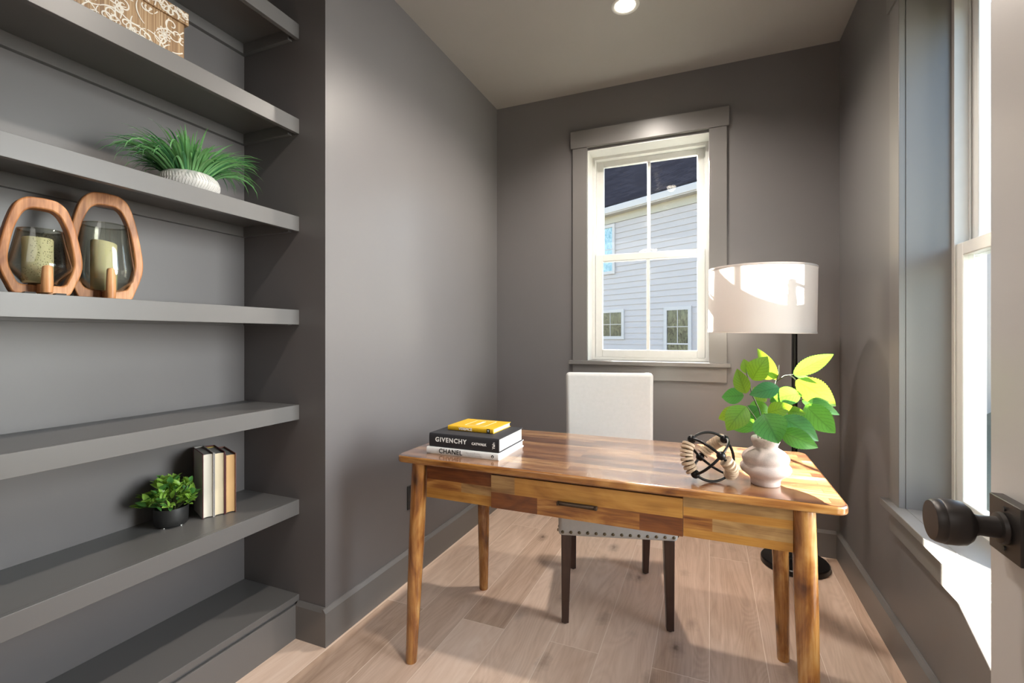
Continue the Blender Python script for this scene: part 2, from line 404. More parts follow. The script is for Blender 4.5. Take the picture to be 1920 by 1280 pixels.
# hall behind the viewpoint
m = MB(); m.box((-3.2, -3.7, 0), (-3.1, -.14, ZC)); struct(m.build('wall_hall_left', M_white))
m = MB(); m.box((XR, -3.7, 0), (XR + .18, -.14, ZC)); struct(m.build('wall_hall_right', M_white))
m = MB(); m.box((-3.1, -.14, 0), (-1.95, -.04, ZC)); struct(m.build('wall_hall_front', M_white))
m = MB(); m.box((-3.1, -3.7, 0), (XR, -3.55, ZC)); struct(m.build('wall_hall_back', M_white))

# baseboards (small chamfer along the top)
def baseboard(name, p, q, inward, h=.142, t=.017):
    p, q, n = Vector((*p, 0)), Vector((*q, 0)), Vector((*inward, 0))
    mb = MB(); d = q - p
    prof = [(0, 0), (t, 0), (t, h - .014), (t * .35, h), (0, h)]
    a = [mb.bm.verts.new(p + n * x + Vector((0, 0, z))) for x, z in prof]
    b = [mb.bm.verts.new(q + n * x + Vector((0, 0, z))) for x, z in prof]
    k = len(prof)
    mb.bm.faces.new(a); mb.bm.faces.new(b[::-1])
    for i in range(k): mb.bm.faces.new((a[i], a[(i + 1) % k], b[(i + 1) % k], b[i]))
    return struct(mb.build(name, M_trim))
baseboard('baseboard_left', (XL, NY - .017), (XL, YB), (1, 0))
baseboard('baseboard_back', (XL + .017, YB), (XR - .017, YB), (0, -1))
baseboard('baseboard_right', (XR, 0), (XR, YB), (-1, 0))
baseboard('baseboard_alcove', (XL, NY), (-1.489, NY), (0, -1))

# ------------------------------------------------------------------ windows (x across, +y outwards, z up; origin on the inner wall plane)
def window(name, w, z0, z1, jd, jm, loc, rz, dusty, lock, extra_sill=0):
    root = bpy.data.objects.new(name, None); COL.objects.link(root); root.location = loc; root.rotation_euler = (0, 0, rz); struct(root)
    hw = w / 2; ct = .02
    def part(nm, mb, mat, bevel=.0015, parent=root): return mb.build(nm, mat, parent, bevel=bevel)
    for sx in (-1, 1):
        mb = MB(); mb.box((sx * (hw - .002) if sx > 0 else -hw - .093, -ct, z0 - .001), (hw + .093 if sx > 0 else -hw + .002, 0, z1 + .016)); part('side_casing', mb, M_trim)
    mb = MB(); mb.box((-hw - .105, -ct - .006, z1 + .016), (hw + .105, 0, z1 + .126)); part('head_casing', mb, M_trim)
    mb = MB(); mb.box((-hw - .113, -.045, z0 - .024), (hw + .113, 0, z0)); mb.box((-hw, 0, z0 - .024), (hw, jd, z0)); part('stool', mb, M_trim, .002)
    mb = MB(); mb.box((-hw - .093, -ct, z0 - .112), (hw + .093, 0, z0 - .024)); part('apron', mb, M_trim)
    mb = MB()                                                # jamb lining
    mb.box((-hw, 0, z0), (-hw + .004, jd, z1)); mb.box((hw - .004, 0, z0), (hw, jd, z1)); mb.box((-hw, 0, z1 - .004), (hw, jd, z1)); part('jamb', mb, jm, 0)
    f = .022; y0, y1 = jd, jd + .085
    mb = MB()
    mb.box((-hw, y0, z0), (-hw + f, y1, z1)); mb.box((hw - f, y0, z0), (hw, y1, z1)); mb.box((-hw + f, y0, z1 - f), (hw - f, y1, z1)); mb.box((-hw + f, y0, z0), (hw - f, y1, z0 + f * .8))
    for sx in (-1, 1): mb.box((sx * (hw - f) - (.008 if sx > 0 else 0), y0 + .037, z0 + f), (sx * (hw - f) + (0 if sx > 0 else .008), y0 + .043, z1 - f))
    part('frame', mb, M_vinyl)
    zm = (z0 + z1) / 2
    def sash(nm, ya, zb, zt, rb, rt, mull):
        s = .046; xa = hw - f - .001
        mb = MB(); yb = ya + .032
        mb.box((-xa, ya, zb), (-xa + s, yb, zt)); mb.box((xa - s, ya, zb), (xa, yb, zt)); mb.box((-xa + s, ya, zb), (xa - s, yb, zb + rb)); mb.box((-xa + s, ya, zt - rt), (xa - s, yb, zt))
        so = part(nm, mb, M_vinyl, .003)
        mb = MB(); mb.box((-xa + s, ya + .014, zb + rb), (xa - s, ya + .018, zt - rt)); part('pane', mb, dusty, 0, so)
        if mull:
            mb = MB(); mb.box((-.010, ya + .004, zb + rb), (.010, ya + .013, zt - rt)); part('grille_bar', mb, M_vinyl, .002, so)
        return so
    lo = sash('lower_sash', jd + .004, z0 + f * .8, zm + .02, .048, .043, lock == 'full')
    sash('upper_sash', jd + .044, zm - .022, z1 - f, .040, .038, lock == 'full')
    mb = MB()
    mb.cyl((0, jd + .018, zm + .02), (0, jd + .018, zm + .034), .013, .010)
    mb.tube([(-.055, jd + .016, zm + .022), (-.04, jd + .014, zm + .03), (-.012, jd + .016, zm + .036), (.02, jd + .014, zm + .036), (.045, jd + .012, zm + .028), (.052, jd + .012, zm + .034)], .0055)
    mb.build('sash_lock', M_vinyl, lo, smooth=50)
    return root
window('window_1', .72, BW['z0'], BW['z1'], .125, M_vinyl, (-.36, YB, 0), 0, M_pane_dusty, 'full')
window('window_2', 1.10, RW['z0'], RW['z1'], .125, M_trim, (XR, 1.525, 0), R(-90), M_pane, 'plain')

# ------------------------------------------------------------------ open door with knob
dr = bpy.data.objects.new('door_1', None); COL.objects.link(dr); dr.location = (.336, .02, 0); struct(dr, 'grey panelled door standing open at the right edge', 'door')
m = MB(); L, H_, T = .785, 2.07, .044
m.box((0.010, 0, .012), (T - .010, L, H_))
for x0, x1 in ((0, .010), (T - .010, T)):
    m.box((x0, 0, .012), (x1, .115, H_)); m.box((x0, L - .115, .012), (x1, L, H_))
    for z0, z1 in ((.012, .24), (1.02, 1.14), (H_ - .115, H_)): m.box((x0, .115, z0), (x1, L - .115, z1))
m.build('door_leaf', M_door, dr, bevel=.0012)
ky, kz = L - .062, .952
def knob(side):
    sg = -1 if side == 0 else 1; x0 = 0 if side == 0 else T
    m = MB(); m.box((x0, ky - .033, kz - .033), (x0 + sg * .0135, ky + .033, kz + .033))
    pl = m.build('knob_rosette', M_bronze, dr, bevel=.0012)
    m = MB()
    prof = [(0, -.0005), (.0175, -.0005), (.0185, .002), (.0175, .006), (.0125, .0068), (.0118, .024), (.0135, .0285), (.021, .033), (.0258, .039), (.0268, .046), (.0268, .058), (.0258, .0595), (.0262, .061), (.0250, .0665), (.0232, .069), (.0232, .0695), (0, .0697)]
    m.lathe([(r, z) for r, z in prof], 48)
    kb = m.build('door_knob', M_bronze, dr, loc=(x0 + sg * .0135, ky, kz), rot=(0, R(90 * sg), R(0)), smooth=35)
    if side == 0:
        for dz in (-1, 1):
            m = MB(); m.cyl((0, 0, 0), (-.0016, 0, 0), .0028, n=12); m.build('rosette_screw', M_blackmatte, dr, loc=(x0 - .0135, ky - .001, kz + dz * .0232))
knob(0); knob(1)
m = MB(); m.box((T / 2 - .0125, L, kz - .028), (T / 2 + .0125, L + .0015, kz + .028)); m.cyl((T / 2, L + .001, kz), (T / 2, L + .008, kz), .008); m.build('latch_plate', M_bronze, dr)
for z in (.25, 1.05, 1.85):
    m = MB(); m.cyl((-.006, -.006, z - .045), (-.006, -.006, z + .045), .006); m.build('hinge', M_bronze, dr)

# ------------------------------------------------------------------ built-in shelves
FX = -1.488
def shelf(ztop, label):
    t = thing('alcove_shelf', label, 'shelf', (FX, .70, ztop), 0, 'built-in alcove shelves')
    y0, y1 = -.70, NY - .70
    m = MB(); m.box((NX - FX, y0, -.019), (-.0185, y1, 0)); m.build('shelf_board', M_shelf, t)
    m = MB(); m.box((-.0185, y0, -.058), (0, y1, 0)); m.build('front_edge', M_shelf, t, bevel=.001)
    m = MB(); m.box((NX - FX, y0, -.060), (NX - FX + .019, y1, -.019)); m.build('back_cleat', M_shelf, t, bevel=.0008)
    for s, ya, yb in ((1, y1 - .019, y1), (0, y0, y0 + .019)):
        m = MB(); m.box((NX - FX + .019, ya, -.060), (-.0185 - .02, yb, -.019)); m.build('side_cleat', M_shelf, t, bevel=.0008)
    return t
shelf(2.402, 'highest grey built-in shelf, cut off by the top of the photo')
shelf(2.030, 'grey built-in shelf carrying the patterned storage box')
shelf(1.647, 'grey built-in shelf carrying the bowl of green grass')
shelf(1.281, 'grey built-in shelf carrying the two wooden candle lanterns')
shelf(.909, 'empty grey built-in shelf between the lanterns and the books')
shelf(.538, 'grey built-in shelf carrying three upright books and small plant')
t = thing('alcove_plinth', 'low grey built-in base along the alcove floor, below all shelves', 'built-in plinth', (FX, .70, 0))
m = MB(); m.box((NX - FX, -.70, .143), (-.0, NY - .70, .166)); m.build('base_top', M_shelf, t, bevel=.001)
m = MB(); m.box((NX - FX, -.70, 0), (-.012, NY - .70, .143)); m.build('kick_board', M_shelf, t)
m = MB(); m.box((-.012, -.70, 0), (0.0, NY - .70, .130)); m.build('base_trim', M_trim, t, bevel=.001)

# ------------------------------------------------------------------ ceiling light
def downlight(x, y, label, watts):
    t = thing('recessed_light', label, 'ceiling light', (x, y, ZC))
    m = MB(); m.lathe([(.047, .0005), (.049, -.003), (.056, -.0052), (.064, -.004), (.066, -.0005), (.066, .0005)], 48); m.build('trim_ring', M_vinyl, t, smooth=60)
    tm = NT('lit_lens'); tm.set(Base_Color=(.9, .88, .8), Emission_Color=(1.0, .86, .66), Emission_Strength=14.0)
    m = MB(); m.lathe([(0, -.0025), (.047, -.0025)], 48); m.build('lit_lens', tm.m, t)
    lamp('downlight_lamp', 'SPOT', (x, y, ZC - .012), (0, 0, -1), watts, (1.0, .91, .81), shadow_soft_size=.045, spot_size=R(150), spot_blend=.6)
downlight(-.368, 2.279, 'lit recessed downlight in the grey ceiling above the chair', 125)
downlight(-.368, 1.12, 'added out-of-view recessed downlight nearer the door, brightening the floor', 95)  # unseen second light, added to brighten the floor in front of the desk

# outlet on the left wall
t = thing('wall_outlet', 'black outlet plate low on the grey wall behind the desk leg', 'outlet', (XL, 1.968, .391))
m = MB(); m.box((0, -.036, -.058), (.006, .036, .058)); m.build('cover_plate', M_blackmatte, t, bevel=.002)
for dz in (-.02, .02):
    m = MB(); m.box((.006, -.016, dz - .014), (.0075, .016, dz + .014)); m.build('socket', M_blackmatte, t, bevel=.003)

# ------------------------------------------------------------------ desk
dk = thing('writing_desk', 'glossy acacia wood desk with one drawer in the middle of the room', 'desk', (-.3595, 1.7235, 0))
ox, oy = -.3595, 1.7235
m = MB(); m.prism(rounded(.6865, .3065, .032), .7255, .75)
for f in m.bm.faces:
    f.normal_update()
    if abs(f.normal.z) < .5: f.material_index = 1
m.build('desk_top', [M_top, wood_planks('acacia_top_edge', 'XZY', 40, 7, tone(ACACIA, .95), .26, 6.1, .5, 1.1, vary=0, across=40)], dk, bevel=.006, seg=3)
m = MB()
blocks(m, -.93 - ox, -.6765 - ox, 1.4455 - oy, 1.464 - oy, [(.606, .640, [(1, 0)]), (.640, .672, [(.55, 2), (1, 3)]), (.672, .7255, [(1, 1)])])
blocks(m, -.0690 - ox, .205 - ox, 1.4455 - oy, 1.464 - oy, [(.606, .630, [(1, 0)]), (.630, .666, [(.28, 2), (1, 3)]), (.666, .690, [(1, 0)]), (.690, .7255, [(1, 3)])])
m.box((-.6765 - ox, 1.4455 - oy, .716), (-.069 - ox, 1.464 - oy, .7255), 1); m.build('front_apron', FRONTS, dk)
m = MB(); m.box((-.94 - ox, 1.975 - oy, .606), (.215 - ox, 1.993 - oy, .7255)); m.build('back_apron', M_apron, dk)
M_apron_side = wood_planks('acacia_side_apron', 'YZX', .33, .052, ACACIA, .30, 3.3, .15)
for x in (-.982, .231):
    m = MB(); m.box((x - ox, 1.475 - oy, .606), (x + .018 - ox, 1.965 - oy, .7255)); m.build('side_apron', M_apron_side, dk)
m = MB(); blocks(m, -.6755 - ox, -.0700 - ox, 1.4425 - oy, 1.462 - oy, [(.6045, .657, [(.27, 1), (.80, 2), (1, 1)]), (.657, .7135, [(.14, 3), (1, 0)])])
dw = m.build('drawer', FRONTS, dk)
m = MB()
m.box((-.667 - ox, 1.4621 - oy, .622), (-.655 - ox, 1.90 - oy, .70)); m.box((-.091 - ox, 1.462 - oy, .622), (-.079 - ox, 1.90 - oy, .70)); m.box((-.655 - ox, 1.89 - oy, .622), (-.091 - ox, 1.90 - oy, .70)); m.box((-.655 - ox, 1.462 - oy, .622), (-.091 - ox, 1.89 - oy, .630))
m.build('drawer_box', M_apron, dw)
M_pull = plain('worn_bronze', (.055, .035, .022), .5, .5)
m = MB()
m.box((-.4435 - ox, 1.4335 - oy, .6465), (-.316 - ox, 1.4425 - oy, .6585)); m.box((-.443 - ox, 1.428 - oy, .6475), (-.4365 - ox, 1.4345 - oy, .6575)); m.box((-.323 - ox, 1.428 - oy, .6475), (-.3165 - ox, 1.4345 - oy, .6575))
m.tube([(-.435 - ox, 1.431 - oy, .656), (-.415 - ox, 1.4285 - oy, .6545), (-.345 - ox, 1.4285 - oy, .6545), (-.325 - ox, 1.431 - oy, .656)], .0045, 8)
m.build('drawer_pull', M_pull, dw, bevel=.001)
for (tx, ty, bx, by) in ((-.967, 1.459, -.998, 1.449), (.230, 1.459, .249, 1.449), (-.967, 1.983, -.973, 1.996), (.232, 1.981, .249, 1.977)):
    m = MB(); pts = []; rs = []
    for z, r in ((.0, .0195), (.004, .0205), (.12, .0225), (.25, .0252), (.45, .0283), (.60, .0288), (.7255, .0285)):
        k = z / .7255; pts.append((bx + (tx - bx) * k - ox, by + (ty - by) * k - oy, z)); rs.append(r)
    m.tube(pts, rs, 20); m.build('leg', M_leg, dk, smooth=40)

# ------------------------------------------------------------------ chair
ch = thing('dining_chair', 'pale linen upholstered chair with dark wood legs tucked behind the desk', 'chair', (-.405, 2.16, 0), R(15))
def cushion(name, hx, hy, z0, z1, r, parent, loc=(0, 0, 0), rot=(0, 0, 0), taper=1.0):
    m = MB(); m.box((-hx, -hy, z0), (hx, hy, z1))
    bmesh.ops.subdivide_edges(m.bm, edges=m.bm.edges, cuts=5, use_grid_fill=True)
    return m.build(name, M_linen, parent, loc, rot, smooth=180, bevel=0)
def soft_box(name, hx, hy, z0, z1, r, parent, loc=(0, 0, 0), rot=(0, 0, 0), back=None, bulge=0.0):
    m = MB(); hxb = back if back else hx; n = 10
    m.prism([(-hx, -hy), (hx, -hy), (hxb, hy), (-hxb, hy)], z0, z1)
    o = m.build(name, M_linen, parent, loc, rot, bevel=r, seg=5)
    return o
seat = soft_box('seat', .236, .255, .366, .492, .016, ch, (0, .0, 0), back=.212)
seat_pad = soft_box('seat_cushion', .228, .22, .488, .515, .014, ch, (0, -.025, 0), back=.207)
seat_pad.parent = ch
bk = soft_box('backrest', .214, .036, .0, .60, .018, ch, (0, .205, .395), (R(-3.2), 0, 0))
for v in bk.data.vertices:          # narrows slightly downwards
    v.co.x *= .965 + .035 * v.co.z / .60
nm = MB(); nm.lathe([(0.0, -.0042), (.0032, -.0040), (.0057, -.0020), (.0066, 0)], 14); nails0 = nm.build('nailhead', M_brass, seat, smooth=60)
npos = [(-.218 + .436 * k / 13, -.2552, .384, 0) for k in range(14)] + [(.2355 - .023 * k / 12 + .001, -.235 + .45 * k / 12, .384, 1) for k in range(13)] + [(-.2365 + .023 * k / 12, -.235 + .45 * k / 12, .384, -1) for k in range(13)]
for k, (x, y, z, sd) in enumerate(npos):
    o = nails0 if k == 0 else nails0.copy()
    if k: COL.objects.link(o); o.parent = seat
    o.location = (x, y, z); o.rotation_euler = {0: (R(-90), 0, 0), 1: (0, R(-90), 0), -1: (0, R(90), 0)}[sd]
for (tx, ty, bx, by) in ((-.203, -.222, -.208, -.227), (.203, -.222, .208, -.227), (-.182, .205, -.178, .235), (.182, .205, .178, .235)):
    m = MB()
    def ring(x, y, z, h): return [m.bm.verts.new((x + sx * h, y + sy * h, z)) for sx, sy in ((-1, -1), (1, -1), (1, 1), (-1, 1))]
    a, b = ring(bx, by, .006, .0145), ring(tx, ty, .3665, .021)
    m.bm.faces.new(a[::-1]); m.bm.faces.new(b)
    for k in range(4): m.bm.faces.new((a[k], a[(k + 1) % 4], b[(k + 1) % 4], b[k]))
    m.cyl((bx, by, 0), (bx, by, .0065), .010, n=16)
    m.build('leg', M_darkwood, ch, bevel=.003)

# ------------------------------------------------------------------ books
M_page = NT('book_pages'); _v = M_page.coords('Object', (1, 1, 900)); M_page.set(Base_Color=M_page.mix(M_page.noise(_v, 1.5, 2), (.40, .385, .36), (.58, .565, .54)), Roughness=.8); M_page = M_page.m
def book(name, label, group, loc, rz, Lx, Dy, T, cover_mat, page_mat, board=.0028, rx=0, ry=0):
    # lying flat, spine towards -y, origin at the bottom centre
    t = thing(name, label, 'book', loc, rz, group)
    if rx or ry: t.rotation_euler = (rx, ry, rz)
    hx, hy = Lx / 2, Dy / 2
    m = MB(); m.box((-hx, -hy + .004, 0), (hx, hy, board)); m.box((-hx, -hy + .004, T - board), (hx, hy, T))
    n = 8; pts = []
    for k in range(n + 1):
        a = math.pi * k / n - math.pi / 2
        pts.append((-hy + .004 - .004 * math.cos(a), T / 2 + T / 2 * math.sin(a)))
    pts += [(-hy + .0068, T - .0002), (-hy + .0068, .0002)]
    m.prism([(p_[0], p_[1]) for p_ in pts], -hx, hx, 'x')
    m.build('cover', cover_mat, t, bevel=.0006)
    m = MB(); m.box((-hx + .003, -hy + .007, board), (hx - .003, hy - .004, T - board)); m.build('pages', page_mat, t)
    return t, hx, hy
M_cblack = plain('black_cloth_cover', (.017, .017, .021), .62); M_cwhite = plain('white_cloth_cover', (.74, .74, .74), .55); M_cyel = plain('mustard_cover', (.62, .36, .012), .45)
M_ink = plain('black_ink', (.01, .01, .01), .6); M_inkw = plain('white_ink', (.85, .85, .83), .5); M_inkg = plain('grey_ink', (.52, .52, .52), .5)
UP = (R(90), 0, 0)
G = 'fashion books stacked on the desk'
t, hx, hy = book('fashion_book', 'white fashion book lettered CHANEL at the bottom of the desk stack', G, (-.813, 1.606, .75), 0, .289, .240, .0245, M_cwhite, M_page)
ys = -hy - .0006
text('spine_title', 'CHANEL', .0235, M_ink, t, (-hx + .053, ys, .0125), UP, bold=.0003, space=1.08)
text('spine_subtitle', 'COLLECTIONS', .0085, M_inkg, t, (-hx + .155, ys, .0165), UP, space=1.35)
text('spine_subtitle', 'AND CREATIONS', .0085, M_inkg, t, (-hx + .155, ys, .0078), UP, space=1.25)
m = MB(); m.cyl((0, 0, 0), (0, -.0005, 0), .0052, n=20); em = m.build('publisher_mark', M_ink, t, (hx - .022, ys + .0002, .0125))
text('publisher_letter', 'a', .009, M_inkw, em, (0, -.0008, 0), UP, align='CENTER')
t, hx, hy = book('fashion_book', 'thick black fashion book lettered GIVENCHY in the middle of the stack', G, (-.8085, 1.602, .7745), R(-.4), .281, .222, .0495, M_cblack, M_page, .0035)
ys = -hy - .0006
text('spine_title', 'GIVENCHY', .0225, M_inkw, t, (-hx + .027, ys, .0275), UP, bold=.0006, space=1.22)
text('spine_subtitle', 'CATWALK', .0115, M_inkw, t, (-hx + .176, ys, .0245), UP, bold=.0004, space=1.05)
text('publisher_name', 'Yale', .0135, M_inkw, t, (hx - .019, ys, .013), (R(90), R(-90), 0), bold=.0004)
t, hx, hy = book('fashion_book', 'small yellow fashion book lettered VERSACE on top of the stack', G, (-.816, 1.640, .824), R(-1.2), .191, .158, .0175, M_cyel, M_page, .002)
ys = -hy - .0006
text('spine_title', 'VERSACE', .0140, M_inkw, t, (-hx + .048, ys, .0088), UP, bold=.0002, space=1.0)
m = MB(); m.box((hx - .026, -hy - .0006, .0015), (hx - .013, -hy + .002, .016)); sb = m.build('spine_logo', M_ink, t)
text('logo_letter', 'Y', .010, M_inkw, sb, (hx - .0195, -hy - .0011, .0088), UP, bold=.0002, align='CENTER')
m = MB(); a, w = .042, .0012
for q in (((-a, -.052, .0173), (a, -.052 + w, .0178)), ((-a, .052 - w, .0173), (a, .052, .0178)), ((-a, -.052, .0173), (-a + w, .052, .0178)), ((a - w, -.052, .0173), (a, .052, .0178))): m.box(*q)
m.build('cover_frame', M_inkw, t, (.002, .008, 0))
text('cover_title', 'VERSACE', .0170, M_inkw, t, (.0, .008, .0176), (0, 0, R(90)), bold=.0002, align='CENTER')

# books standing on the shelf, fore edges towards the room
M_cgrey = plain('grey_paper_cover', (.40, .38, .36), .7); M_cmar = plain('maroon_cover', (.095, .016, .024), .55); M_cbrn = plain('brown_cover', (.15, .055, .035), .6); M_gold = plain('gilt_foil', (.62, .45, .10), .4, .4)
def pages(name, a, b):
    q = NT(name); v = q.coords('Object', (2, 800, 2)); q.set(Base_Color=q.mix(q.noise(v, 1.5, 2), a, b), Roughness=.85); return q.m
P1 = pages('cream_page_block', (.55, .51, .43), (.70, .67, .58)); P2 = pages('ivory_page_block', (.56, .47, .32), (.70, .61, .44)); P3 = pages('yellowed_page_block', (.46, .27, .11), (.66, .43, .21)); P0 = plain('grey_top_edge', (.28, .27, .25), .7)
ang = math.atan2(.038, .0915)
u = Vector((math.sin(ang), math.cos(ang), 0))      # along the row
d = Vector((-math.cos(ang), math.sin(ang), 0))     # into the shelf
base = Vector((-1.632, 1.115, .538)); s = 0.0
G = 'upright books on the shelf'
for (T, Hh, D, cov, pg, lab, cap) in ((.034, .228, .148, (M_cmar, M_cgrey), P1, 'upright maroon book with pale grey endpaper beside the small plant', None), (.034, .226, .146, (M_cgrey, M_cmar), P2, 'middle of three upright books, ivory page edges and gilt spine top', M_gold), (.034, .214, .150, (M_cbrn, M_cbrn), P3, 'upright brown book with yellowed pages, farthest from the small plant', None)):
    t = thing('hardback_book', lab, 'book', base + u * s + d * .001, 0, G)
    t.rotation_euler = (0, 0, math.atan2(u.y, u.x) - R(90))    # local y along the row, local -x into the shelf
    b_ = .0026
    m = MB(); m.box((-D, 0, 0), (0, b_, Hh)); m.build('cover', [cov[0] if cap is None else cov[0]], t, bevel=.0005)
    m = MB(); m.box((-D, T - b_, 0), (0, T, Hh)); m.build('cover', cov[1], t, bevel=.0005)
    m = MB(); m.box((-D - .003, 0, 0), (-D + .002, T, Hh)); m.build('spine', cov[1] if cap is None else M_cmar, t, bevel=.0008)
    # page block with a hollow fore edge
    n = 8; pts = [(-D + .002, b_), ]
    pts = [(-D + .0025, b_ + .0002)] + [(-.004 - .005 * math.sin(math.pi * k / n), b_ + .0002 + (T - 2 * b_ - .0004) * k / n) for k in range(n + 1)] + [(-D + .0025, T - b_ - .0002)]
    m = MB(); m.prism(pts, .003, Hh - .0045)
    for f in m.bm.faces:
        f.normal_update()
        if f.normal.z > .9: f.material_index = 1
    m.build('pages', [pg, P0], t, recalc=False)
    if cov[0] is M_cmar:
        m = MB(); m.box((-D + .018, -.0006, .002), (-.002, 0, Hh - .002)); m.build('endpaper', M_cgrey, t)
    if cap:
        m = MB(); m.box((-D + .003, b_ + .0005, Hh - .0045), (-D + .022, T - b_ - .0005, Hh - .0025)); m.build('head_band', cap, t)
    s += T + .0012

# ------------------------------------------------------------------ leaves
def leaf_geo(mb, uv, base, tip, width, normal, curl=.12, fold=.12, serr=0.0, n=10, shape=.85, pw=1.0, mi=0):
    base, tip = Vector(base), Vector(tip); ax = tip - base; L = ax.length; ax.normalize()
    nrm = Vector(normal); nrm = (nrm - ax * nrm.dot(ax)).normalized(); sd = ax.cross(nrm)
    rows = []
    for i in range(n + 1):
        k = i / n
        w = width / 2 * (math.sin(math.pi * min(1, k ** shape)) ** pw) if 0 < i < n else width * .012
        if serr and 0 < i < n and i % 2: w *= 1 - serr
        c = base + ax * (L * k) + nrm * (curl * L * math.sin(math.pi * k))
        row = []
        for j, x in enumerate((-1, -.66, -.33, 0, .33, .66, 1)):
            row.append((mb.bm.verts.new(c + sd * (w * x) + nrm * (abs(x) * fold * w)), ((x + 1) / 2, k)))
        rows.append(row)
    for i in range(n):
        for j in range(6):
            q = (rows[i][j], rows[i][j + 1], rows[i + 1][j + 1], rows[i + 1][j])
            f = mb.bm.faces.new([a[0] for a in q]); f.smooth = True; f.material_index = mi
            for lp, a in zip(f.loops, q): lp[uv].uv = a[1]

# ------------------------------------------------------------------ vase with leafy stems
VB = Vector((.150, 1.553, .75))
M_vase = NT('blush_stoneware'); _v = M_vase.coords(); M_vase.set(Base_Color=M_vase.mix(M_vase.noise(_v, 260, 3, .7), (.38, .30, .275), (.58, .48, .445)), Roughness=.85, Specular_IOR_Level=.25); M_vase.bump(M_vase.noise(_v, 420, 2), .25, .0012); M_vase = M_vase.m
t = thing('ceramic_vase', 'pale pink gourd shaped stoneware vase standing at the right end of the desk', 'vase', VB)
prof = [(0, .0005), (.036, 0), (.0385, .003), (.0385, .012), (.042, .021), (.054, .030), (.064, .038), (.0675, .046), (.066, .054), (.0605, .060), (.0585, .063), (.0605, .068), (.0628, .077), (.060, .086), (.051, .095), (.040, .102), (.0330, .107), (.0315, .110), (.0335, .116), (.0372, .124), (.0380, .130), (.0368, .135), (.0352, .1365), (.033, .135), (.031, .128), (.027, .112), (.027, .100), (.045, .08), (.045, .03), (0, .02)]
m = MB(); m.lathe(prof, 56); m.build('vase_body', M_vase, t, smooth=70)
pl = thing('leafy_stems', 'bright green leafy stems standing in the pink vase', 'plant stems', VB)
PXM = .00155
cth, sth = math.cos(math.atan(370 / 890)), math.sin(math.atan(370 / 890))
cdir = Vector((VB.x, VB.y, 0)).normalized(); rdir = Vector((cdir.y, -cdir.x, 0))
def vp(px, py, dep):       # local point of the arrangement: right / up / depth away from the room side
    uu = (1240 + px / 4 - 1436) * PXM; zz = .1365 + (822 - (620 + py / 4)) * PXM
    return rdir * uu * .93 + Vector((0, 0, zz)) + cdir * dep
leaves = [
 (865, 385, 725, 150, 85, .03, .05, 'B'), (980, 335, 1250, 185, 105, .01, .03, 'A'), (690, 385, 800, 205, 150, .0, -.01, 'B'),
 (660, 345, 625, 232, 75, .03, .03, 'B'), (870, 350, 712, 368, 62, .04, .03, 'B'), (645, 485, 582, 300, 105, -.02, -.03, 'B'),
 (625, 520, 448, 550, 118, .04, .07, 'C'), (880, 428, 672, 487, 110, -.03, -.045, 'C'), (650, 572, 515, 752, 150, -.05, -.075, 'B'),
 (610, 640, 428, 716, 110, .03, .04, 'B'), (725, 745, 488, 742, 95, .0, .02, 'A'), (770, 615, 872, 805, 205, -.06, -.085, 'A'),
 (800, 612, 965, 548, 105, -.04, -.05, 'B'), (895, 640, 1135, 785, 140, -.03, -.04, 'C'), (885, 735, 1128, 822, 125, -.05, -.06, 'A'),
 (920, 650, 1092, 705, 90, .01, .0, 'A'), (1060, 555, 1252, 738, 160, .01, .0, 'A'), (1000, 385, 1268, 560, 165, .04, .04, 'B'),
 (1040, 530, 1285, 616, 90, .03, .02, 'A'), (1030, 480, 815, 545, 130, .03, .01, 'A'), (985, 342, 1105, 372, 32, .05, .06, 'C'),
 (930, 600, 1062, 612, 70, .0, -.01, 'B'), (740, 600, 655, 680, 120, .02, .03, 'C'), (700, 450, 790, 565, 95, .05, .06, 'B'),
 (690, 690, 600, 790, 110, .05, .07, 'A'), (760, 760, 850, 640, 120, .07, .06, 'C'),
 (840, 720, 960, 660, 130, .05, .05, 'A'), (700, 560, 760, 690, 120, .06, .05, 'A'), (820, 640, 700, 640, 110, .05, .04, 'B'), (940, 720, 1060, 690, 120, .04, .03, 'C'), (820, 540, 900, 470, 90, .06, .06, 'A'), (1060, 560, 1180, 500, 120, .06, .06, 'A')]
LM = {'A': M_leafA, 'B': M_leafB, 'C': M_leafC}
for (bx, by, tx, ty, w, d0, d1, mt) in leaves:
    m = MB(); uv = m.bm.loops.layers.uv.new('UVMap')
    nrm = -cdir + Vector((random.uniform(-.35, .35), random.uniform(-.2, .2), random.uniform(.0, .55)))
    leaf_geo(m, uv, vp(bx, by, d0), vp(tx, ty, d1), w / 4 * PXM * 1.16, nrm, random.uniform(.05, .12), random.uniform(.08, .25), .085, 34, .80, .85)
    m.build('leaf', LM[mt], pl, recalc=False)
mouth = lambda k: Vector((.010 * math.cos(k), .010 * math.sin(k), .105))
stems = [[mouth(0), vp(770, 720, 0), vp(735, 600, .01), vp(690, 500, .0), vp(650, 345, .02), vp(640, 300, .03)], [mouth(1), vp(810, 720, .01), vp(825, 560, .03), vp(862, 400, .03), vp(920, 350, .02), vp(985, 336, .01)],
         [mouth(2), vp(840, 740, .0), vp(880, 600, .0), vp(960, 530, .02), vp(1040, 520, .03)], [mouth(3), vp(760, 740, -.01), vp(700, 640, -.03), vp(655, 572, -.045)], [mouth(4), vp(790, 720, -.01), vp(790, 640, -.04), vp(775, 612, -.055)],
         [mouth(5), vp(830, 740, -.01), vp(870, 700, -.03), vp(892, 640, -.03)], [vp(862, 400, .03), vp(880, 340, .03), vp(884, 272, .03)], [vp(960, 345, .02), vp(990, 370, .03), vp(1002, 386, .04)]]
